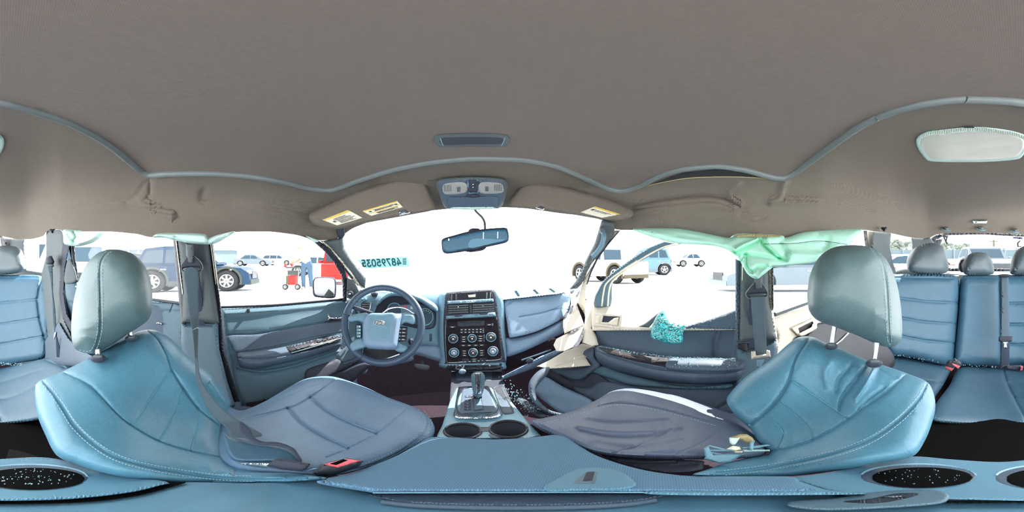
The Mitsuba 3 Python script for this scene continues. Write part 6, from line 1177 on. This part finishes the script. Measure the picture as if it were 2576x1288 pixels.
def car(label, cat, L, Wd, H, loc, yaw, paint, style='suv', wr=0.34, wb=None, group=None, clad=None, spokes=5, name=None, hood=None, wheels=(0, 1, 2, 3)):
    """Nose towards +x before turning. Its near side (-y) faces the camera."""
    k = thing(name or ('car' if style == 'sedan' else 'van' if style == 'van' else 'pickup_truck' if style == 'pickup' else 'suv'), label, cat, group)
    wb = wb or L * .6
    xr, xf = -wb / 2 - L * .02, wb / 2 - L * .02
    b, belt = wr * .62, H * (.58 if style != 'van' else .52)
    h = L / 2
    if style == 'sedan':
        low = [(-h, b + .1), (-h + .04, belt * .98), (-h * .55, belt * 1.02), (h * .35, belt), (h * .85, belt * .86), (h, belt * .66), (h, b)]
        top = [(-h * .72, belt), (-h * .42, H * .97), (-h * .1, H), (h * .12, H * .95), (h * .48, belt)]
    elif style == 'pickup':
        low = [(-h, b + .1), (-h, belt), (h * .3, belt * 1.04), (h * .88, belt * .98), (h, belt * .82), (h, b)]
        top = [(-h * .2, belt), (-h * .16, H * .97), (h * .1, H), (h * .2, H * .96), (h * .42, belt)]
    elif style == 'van':
        low = [(-h, b), (-h, belt), (h * .5, belt), (h * .9, belt * .86), (h, belt * .66), (h, b)]
        top = [(-h, belt), (-h * .98, H), (h * .2, H), (h * .4, H * .94), (h * .66, belt)]
    else:
        low = [(-h, b + .1), (-h * .99, belt * .7), (-h * .95, belt), (h * .3, belt), (h * .84, belt * .9), (h * .98, belt * .7), (h, b + .08), (h * .97, b)]
        top = [(-h * .97, belt), (-h * .82, H * .95), (-h * .5, H), (0, H), (h * .12, H * .95), (h * .45, belt)]
    P_ = lambda m: place(m, loc, yaw)
    bp = round_poly(low, .05)
    for x in (xr, xf): bp = bp.difference(shapely.Point(x, wr).buffer(wr * 1.16, 16))
    if bp.geom_type != 'Polygon': bp = max(bp.geoms, key=lambda g: g.area)
    add(k, 'body', P_(side(bp, Wd)), paint, 30)
    tp = round_poly(top, .04)
    cab = side(tp, Wd * .9)
    v = cab.vertices; v[:, 1] *= 1 - .22 * np.clip((v[:, 2] - belt) / (H - belt), 0, 1); cab.vertices = v
    add(k, 'cabin', P_(cab), paint, 30)
    cx = [p[0] for p in top]; z0, z1 = belt + (H - belt) * .12, belt + (H - belt) * .82
    inner = Polygon(top).buffer(-.09 * H / 1.5).intersection(shapely.box(-9, z0, 9, z1))
    cuts = [min(cx) + (max(cx) - min(cx)) * f for f in ((.34, .64) if style in ('suv',) else (.5,))]
    if style == 'van': cuts = [h * .1]; 
    xs = [-9] + cuts + [9]
    for s_ in (-1, 1):
        for a, c in zip(xs, xs[1:]):
            w_ = inner.intersection(shapely.box(a + .04, -9, c - .04, 9))
            if w_.is_empty or w_.geom_type != 'Polygon' or (style == 'van' and a < 0): continue
            m = side(w_, .02, 0); v = m.vertices
            yy = Wd * .45 * (1 - .22 * np.clip((v[:, 2] - belt) / (H - belt), 0, 1))
            v[:, 1] = s_ * (yy + .004) + (v[:, 1] - .01) * .8; m.vertices = v
            add(k, 'window', P_(m), 'car_glass', False)
    # windshield and rear glass: slabs lying on the sloping ends
    for (a, c) in ((top[-1], top[-2]), (top[0], top[1])):
        a, c = np.array(a), np.array(c); d = c - a; n = np.array([d[1], -d[0]]); n = n / np.linalg.norm(n) * (1 if a[0] > 0 else -1) * (1 if d[1] > 0 else -1)
        n = np.array([abs(n[0]) * (1 if a[0] > 0 else -1), abs(n[1])]) * .02
        q = Polygon([a + d * .14, a + d * .86, a + d * .86 + n, a + d * .14 + n]); 
        add(k, 'windshield' if a[0] > 0 else 'rear_window', P_(side(q, Wd * .68)), 'car_glass', False)
    for i, (x, s_) in enumerate(((xr, -1), (xf, -1), (xr, 1), (xf, 1))):
        if i in wheels: wheel(k, (x, s_ * (Wd / 2 - .11), wr), wr, .22, loc, yaw, spokes, face=s_)
    if clad:
        for x in (xr, xf):
            ar = shapely.Point(x, wr).buffer(wr * 1.36, 20).difference(shapely.Point(x, wr).buffer(wr * 1.15, 20)).intersection(shapely.box(-9, b, 9, 9))
            ar = max(ar.geoms, key=lambda g: g.area) if ar.geom_type != 'Polygon' else ar
            add(k, 'arch_trim', P_(side(ar, Wd + .03)), clad, 30)
        0 if 'road' in label else add(k, 'sill', P_(side(shapely.box(xr + wr * 1.3, b - .04, xf - wr * 1.3, b + .14), Wd + .02)), clad, False)
    zl = belt * .74
    for s_ in (-1, 1):
        m = trimesh.creation.box((.1, Wd * .22, .12)); m.apply_translation([h * .97, s_ * Wd * .36, zl]); add(k, 'headlight', P_(m), 'sticker_white', False)
        m = trimesh.creation.box((.08, Wd * .16, .2)); m.apply_translation([-h * .97, s_ * Wd * .4, zl + .12]); add(k, 'tail_light', P_(m), 'paint_red', False)
        for fx in (.02, -.24):
            m = trimesh.creation.box((.16, .03, .03)); m.apply_translation([L * fx, s_ * (Wd / 2 + .012), belt * .86]); add(k, 'door_handle', P_(m), 'steel', False)
        m = trimesh.creation.icosphere(2, .1); m.apply_scale([.8, 1, .7]); m.apply_translation([h * .3, s_ * (Wd / 2 + .06), belt + .08]); add(k, 'side_mirror', P_(m), paint, 40)
    m = trimesh.creation.box((.06, Wd * .5, .26)); m.apply_translation([h * .99, 0, zl - .1]); add(k, 'grille', P_(m), 'paint_black', False)
    for sx in (-1, 1):
        m = trimesh.creation.box((.12, Wd * .94, .16)); m.apply_translation([sx * h * .985, 0, b + .08]); add(k, 'bumper', P_(m), clad or paint, False)
    return k
def at_px(u, y, z=0): return np.array([(u - 1288) * y / F, y, z])
rad = math.radians
car('blue suv parked outside the driver side windows', 'car', 3.5, 1.25, 1.52, at_px(500, 17.6), rad(14), 'paint_blue', 'suv', .36, 2.2, 'cars parked on the left', 'cladding', 7)
car('white pickup nose behind the driver headrest', 'truck', 4.6, 1.9, 1.62, at_px(190, 16.4), rad(-50), 'paint_white', 'pickup', .36, group='cars parked on the left')
car('white van outside the driver side quarter window', 'van', 4.2, 1.8, 1.75, at_px(96, 20.5), rad(150), 'paint_white', 'van', .36, group='cars parked on the left')
car('dark car parked behind the blue suv', 'car', 4.2, 1.7, 1.36, at_px(352, 30), rad(20), 'paint_black', 'sedan', .33, group='cars parked on the left')
car('far pale car seen over the hood of the blue suv', 'car', 4.2, 1.7, 1.38, at_px(640, 62), rad(10), 'paint_silver', 'sedan', .32, group='cars parked on the left')
car('far pale car seen right of the one over the hood', 'car', 4.2, 1.7, 1.38, at_px(705, 66), rad(0), 'paint_white', 'suv', .32, group='cars parked on the left')
car('red pickup beyond the driver side windshield pillar', 'truck', 3.0, 1.05, 1.5, at_px(842, 22.5), rad(109), 'paint_red', 'pickup', .36, group='cars parked on the left')
car('white car with dark trim beside the person', 'car', 4.2, 1.7, 1.2, at_px(816, 31), rad(8), 'paint_white', 'sedan', .33, group='cars parked on the left')
car('white off road truck with a tan wheel arch beside the passenger pillar', 'truck', 3.6, 1.5, 1.62, at_px(1528, 23.5), rad(122), 'paint_white', 'pickup', .39, 2.35, 'cars parked on the right', 'tan_plastic')
car('silver blue suv seen through the passenger door window', 'car', 3.0, 1.4, 1.72, at_px(1622, 32.5), rad(178), 'paint_steel_blue', 'suv', .36, 2.0, 'cars parked on the right', 'paint_silver')
car('far white car right of the silver blue suv', 'car', 3.4, 1.6, 1.5, at_px(1734, 58), rad(180), 'paint_white', 'sedan', .36, group='cars parked on the right')
car('silver sedan parked outside the passenger side rear window', 'car', 5.6, 1.6, 1.42, at_px(2010, 17.6), rad(180), 'paint_silver', 'sedan', .34, 3.4, 'cars parked on the right')
car('pale car outside the passenger side quarter window', 'car', 4.4, 1.7, 1.3, at_px(2252, 26), rad(170), 'paint_white', 'sedan', .34, group='cars parked on the right')
car('pale pickup facing the rear window behind the middle headrest', 'truck', 4.6, 2.0, 1.75, at_px(2466, 30), rad(-110), 'paint_silver', 'pickup', .38, group='cars parked on the right')

# buildings and walls
k = thing('warehouse', 'long pale blue metal warehouse beyond the parked cars on the left', 'building')
y = 70.0
x0, x1 = at_px(196, y)[0], at_px(478, y)[0]
b = trimesh.creation.box((x1 - x0, 12, 2.1)); b.apply_translation([(x0 + x1) / 2, y + 6, 1.05]); add(k, 'wall', b, 'shed_metal', False)
b = trimesh.creation.box((x1 - x0 + .6, 13, .25)); b.apply_translation([(x0 + x1) / 2, y + 6, 2.2]); add(k, 'roof', b, 'paint_white', False)
for q in range(12):
    b = trimesh.creation.box((.2, .15, 2.0)); b.apply_translation([x0 + (x1 - x0) * (q + .5) / 12, y - .08, 1.0]); add(k, 'wall_rib', b, 'paint_white', False)
for q in (.15, .27, .55):
    b = trimesh.creation.box((1.4, .2, 1.3)); b.apply_translation([x0 + (x1 - x0) * q, y - .1, .65]); add(k, 'door', b, 'paint_black', False)
k = thing('storage_shed', 'grey shed seen through the driver side quarter window', 'building')
c = at_px(66, 40)
b = trimesh.creation.box((3, 3, 1.75)); b.apply_translation([c[0], 41.5, .875]); add(k, 'wall', b, 'shed_metal', False)
b = trimesh.creation.box((3.2, 3.3, .15)); b.apply_translation([c[0], 41.5, 1.8]); add(k, 'roof', b, 'cladding', False)
for q in range(5):
    b = trimesh.creation.box((.1, .1, 1.7)); b.apply_translation([c[0] - 1.2 + q * .6, 39.96, .85]); add(k, 'wall_rib', b, 'paint_silver', False)
k = thing('waste_bin', 'yellow bin in front of the grey shed', 'bin')
c = at_px(75, 26)
b = trimesh.creation.box((.3, .3, .5)); b.apply_translation([c[0], 26, .72]); add(k, 'body', b, 'yellow_paint', False)
b = trimesh.creation.box((.34, .34, .06)); b.apply_translation([c[0], 26, 1.0]); add(k, 'lid', b, 'yellow_paint', False)
b = trimesh.creation.box((.2, .2, .48)); b.apply_translation([c[0], 26, .24]); add(k, 'stand', b, 'cladding', False)
k = thing('boundary_fence', 'grey panel fence along the yard behind the rear window', 'fence')
for q in range(14):
    a, c = at_px(2205 + q * 32, 48), at_px(2205 + (q + 1) * 32, 48)
    b = trimesh.creation.box((c[0] - a[0] - .06, .12, 1.75)); b.apply_translation([(a[0] + c[0]) / 2, 48, .9]); add(k, 'fence_panel', b, 'shed_metal', False)
    b = trimesh.creation.box((.12, .2, 1.95)); b.apply_translation([a[0], 47.95, .97]); add(k, 'fence_post', b, 'paint_silver', False)
k = thing('utility_pole', 'thin pole standing behind the boundary fence', 'pole')
c = at_px(2500, 60)
add(k, 'shaft', sweep([[c[0], 60, 0], [c[0], 60, 3.1]], .09, 8), 'bark', False)
add(k, 'crossarm', sweep([[c[0] - .5, 60, 2.9], [c[0] + .5, 60, 2.9]], .05, 6), 'bark', False)

def bare_tree(label, u, y, h, seed, n=5, leaf=False, group=None):
    k = thing('tree', label, 'tree', group)
    r = np.random.default_rng(seed); ms = []; tips = []
    def grow(p, d, l, rad_, depth):
        q = p + d * l; ms.append(sweep([p, (p + q) / 2 + r.normal(0, l * .04, 3), q], [rad_, rad_ * .85, rad_ * .7], 5))
        tips.append(q)
        if depth == 0: return
        for _ in range(3 if depth > 1 else 4):
            e = d + r.normal(0, .55, 3) + [0, 0, .12]; grow(q, e / np.linalg.norm(e), l * r.uniform(.6, .85), rad_ * .6, depth - 1)
    base = at_px(u, y)
    add(k, 'trunk', sweep([base, base + [0, 0, h * .3]], [h * .03, h * .024], 8), 'bark', 40)
    for q in range(n):
        e = np.array([r.normal(0, .6), r.normal(0, .5), 1]); grow(base + [0, 0, h * .28], e / np.linalg.norm(e), h * .24, h * .012, 3)
    add(k, 'branches', trimesh.util.concatenate(ms), 'bark', False, kind='stuff')
    if leaf:
        m = []
        for t in tips:
            b = trimesh.creation.icosahedron(); b.apply_scale(h * .05 * r.uniform(.5, 1.3)); b.apply_translation(t + r.normal(0, h * .02, 3)); m.append(b)
        add(k, 'foliage', trimesh.util.concatenate(m), 'foliage', False, kind='stuff')
for i, (u, y, h) in enumerate(((268, 82, 3.9), (312, 84, 4.1), (345, 92, 3.9), (372, 88, 2.9))):
    bare_tree(('bare tree leftmost behind the warehouse roof', 'tallest bare tree behind the warehouse, above the driver headrest', 'bare tree right of the tallest one behind the warehouse', 'small bare tree rightmost behind the warehouse')[i], u, y, h, 20 + i, group='bare trees behind the warehouse')
for i, (u, y, h, lab) in enumerate(((2262, 60, 3.4, 'leafy tree seen through the passenger side quarter window'), (2385, 66, 3.2, 'faint tree behind the left end of the rear window'), (2424, 70, 3.0, 'faint tree beside the pickup behind the rear window'))):
    bare_tree(lab, u, y, h, 40 + i, 4, True, 'leafy trees behind the fence')

# person with a red trolley
def hullbody(joints, bones, edge=0.03):
    acc = None
    for a, b in bones:
        (pa, ra), (pb, rb) = joints[a], joints[b]
        s = m3.Manifold.sphere(ra, 14).translate(list(pa)); t = m3.Manifold.sphere(rb, 14).translate(list(pb))
        hu = m3.Manifold.batch_hull([s, t]); acc = hu if acc is None else acc + hu
    acc = acc.refine_to_length(edge); me = acc.to_mesh()
    m = trimesh.Trimesh(me.vert_properties[:, :3], me.tri_verts); trimesh.smoothing.filter_taubin(m, iterations=6); return m
k = thing('person', 'person in blue jeans and white shirt bending over the red trolley outside the driver window', 'person')
J = {'hl': ((-.09, 0, .88), .1), 'hr': ((.09, 0, .88), .1), 'kl': ((-.11, -.06, .48), .065), 'kr': ((.12, .03, .48), .065), 'al': ((-.12, .02, .08), .045), 'ar': ((.14, .06, .08), .045), 'tl': ((-.12, -.14, .04), .038), 'tr': ((.14, -.1, .04), .038),
     'w': ((0, 0, 1.0), .13), 'ch': ((-.12, 0, 1.26), .15), 'nk': ((-.2, 0, 1.43), .06), 'hd': ((-.26, -.01, 1.56), .095), 'sl': ((-.2, -.17, 1.36), .065), 'sr': ((-.12, .17, 1.36), .065), 'el': ((-.32, -.2, 1.12), .045), 'er': ((-.28, .2, 1.12), .045), 'wl': ((-.48, -.14, .98), .032), 'wr': ((-.46, .14, .98), .032), 'fl': ((-.56, -.12, .95), .03), 'fr': ((-.54, .12, .95), .03)}
B_ = [('hl', 'kl'), ('kl', 'al'), ('al', 'tl'), ('hr', 'kr'), ('kr', 'ar'), ('ar', 'tr'), ('hl', 'w'), ('hr', 'w'), ('hl', 'hr'), ('w', 'ch'), ('ch', 'nk'), ('nk', 'hd'), ('ch', 'sl'), ('ch', 'sr'), ('sl', 'el'), ('el', 'wl'), ('wl', 'fl'), ('sr', 'er'), ('er', 'wr'), ('wr', 'fr')]
loc = at_px(772, 18.4)
fat = lambda g: {n: (p, r + g) for n, (p, r) in J.items()}
add(k, 'body', place(hullbody(J, B_), loc, 0), 'skin', True)
add(k, 'jeans', place(hullbody(fat(.012), B_[:2] + B_[3:5] + B_[6:9]), loc, 0), 'denim', True)
add(k, 'shirt', place(hullbody(fat(.018), [('w', 'ch'), ('ch', 'sl'), ('ch', 'sr'), ('sl', 'el'), ('sr', 'er')]), loc, 0), 'shirt_white', True)
hm = trimesh.creation.icosphere(2, .102); hm.apply_translation([-.25, -.01, 1.585]); add(k, 'cap', place(hm, loc, 0), 'shirt_white', True)  # made-up white cap, paling the head as if overexposed
k = thing('hand_trolley', 'red and orange two wheeled trolley beside the person', 'trolley')
loc = at_px(738, 18.4)
for nm, ext, c, m in (('tank', (.26, .26, .34), (-.02, 0, .34), 'paint_red'), ('side_panel', (.08, .28, .3), (-.16, 0, .34), 'tan_plastic'), ('engine', (.3, .24, .16), (0, 0, .6), 'cladding'), ('base', (.5, .3, .05), (0, 0, .13), 'steel'), ('handle_bar', (.5, .04, .04), (-.02, 0, .78), 'paint_black')):
    b = trimesh.creation.box(ext); b.apply_translation(c); add(k, nm, place(b, loc, 0), m, False)
for s_ in (-1, 1):
    add(k, 'upright', place(sweep([[s_ * .17, 0, .14], [s_ * .2, 0, .78]], .018, 6), loc, 0), 'steel', False)
    wheel(k, (s_ * .22, -.16, .1), .1, .06, loc, 0, 5)

# door mirror outside the driver window
k = thing('door_mirror', 'driver door mirror with a dark rim outside the window', 'mirror')
relief(k, 'housing', [(786, 712), (789, 702), (796, 697), (830, 697), (842, 700), (846, 712), (845, 742), (838, 750), (800, 748), (788, 742)], 3.15, 'dark_plastic', bulge=0.02, R=5, back=0.08, step=6)
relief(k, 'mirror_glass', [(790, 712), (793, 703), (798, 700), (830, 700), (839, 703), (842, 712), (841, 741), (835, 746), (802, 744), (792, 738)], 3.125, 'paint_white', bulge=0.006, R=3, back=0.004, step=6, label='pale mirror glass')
plate(k, 'mirrored_triangle', [(815, 744), (827, 727), (841, 740), (838, 746)], 3.115, 'cladding', th=0.002, ch=.4, label='dark shape painted on the glass as a reflection')  # dark plate paints a reflection on the mirror
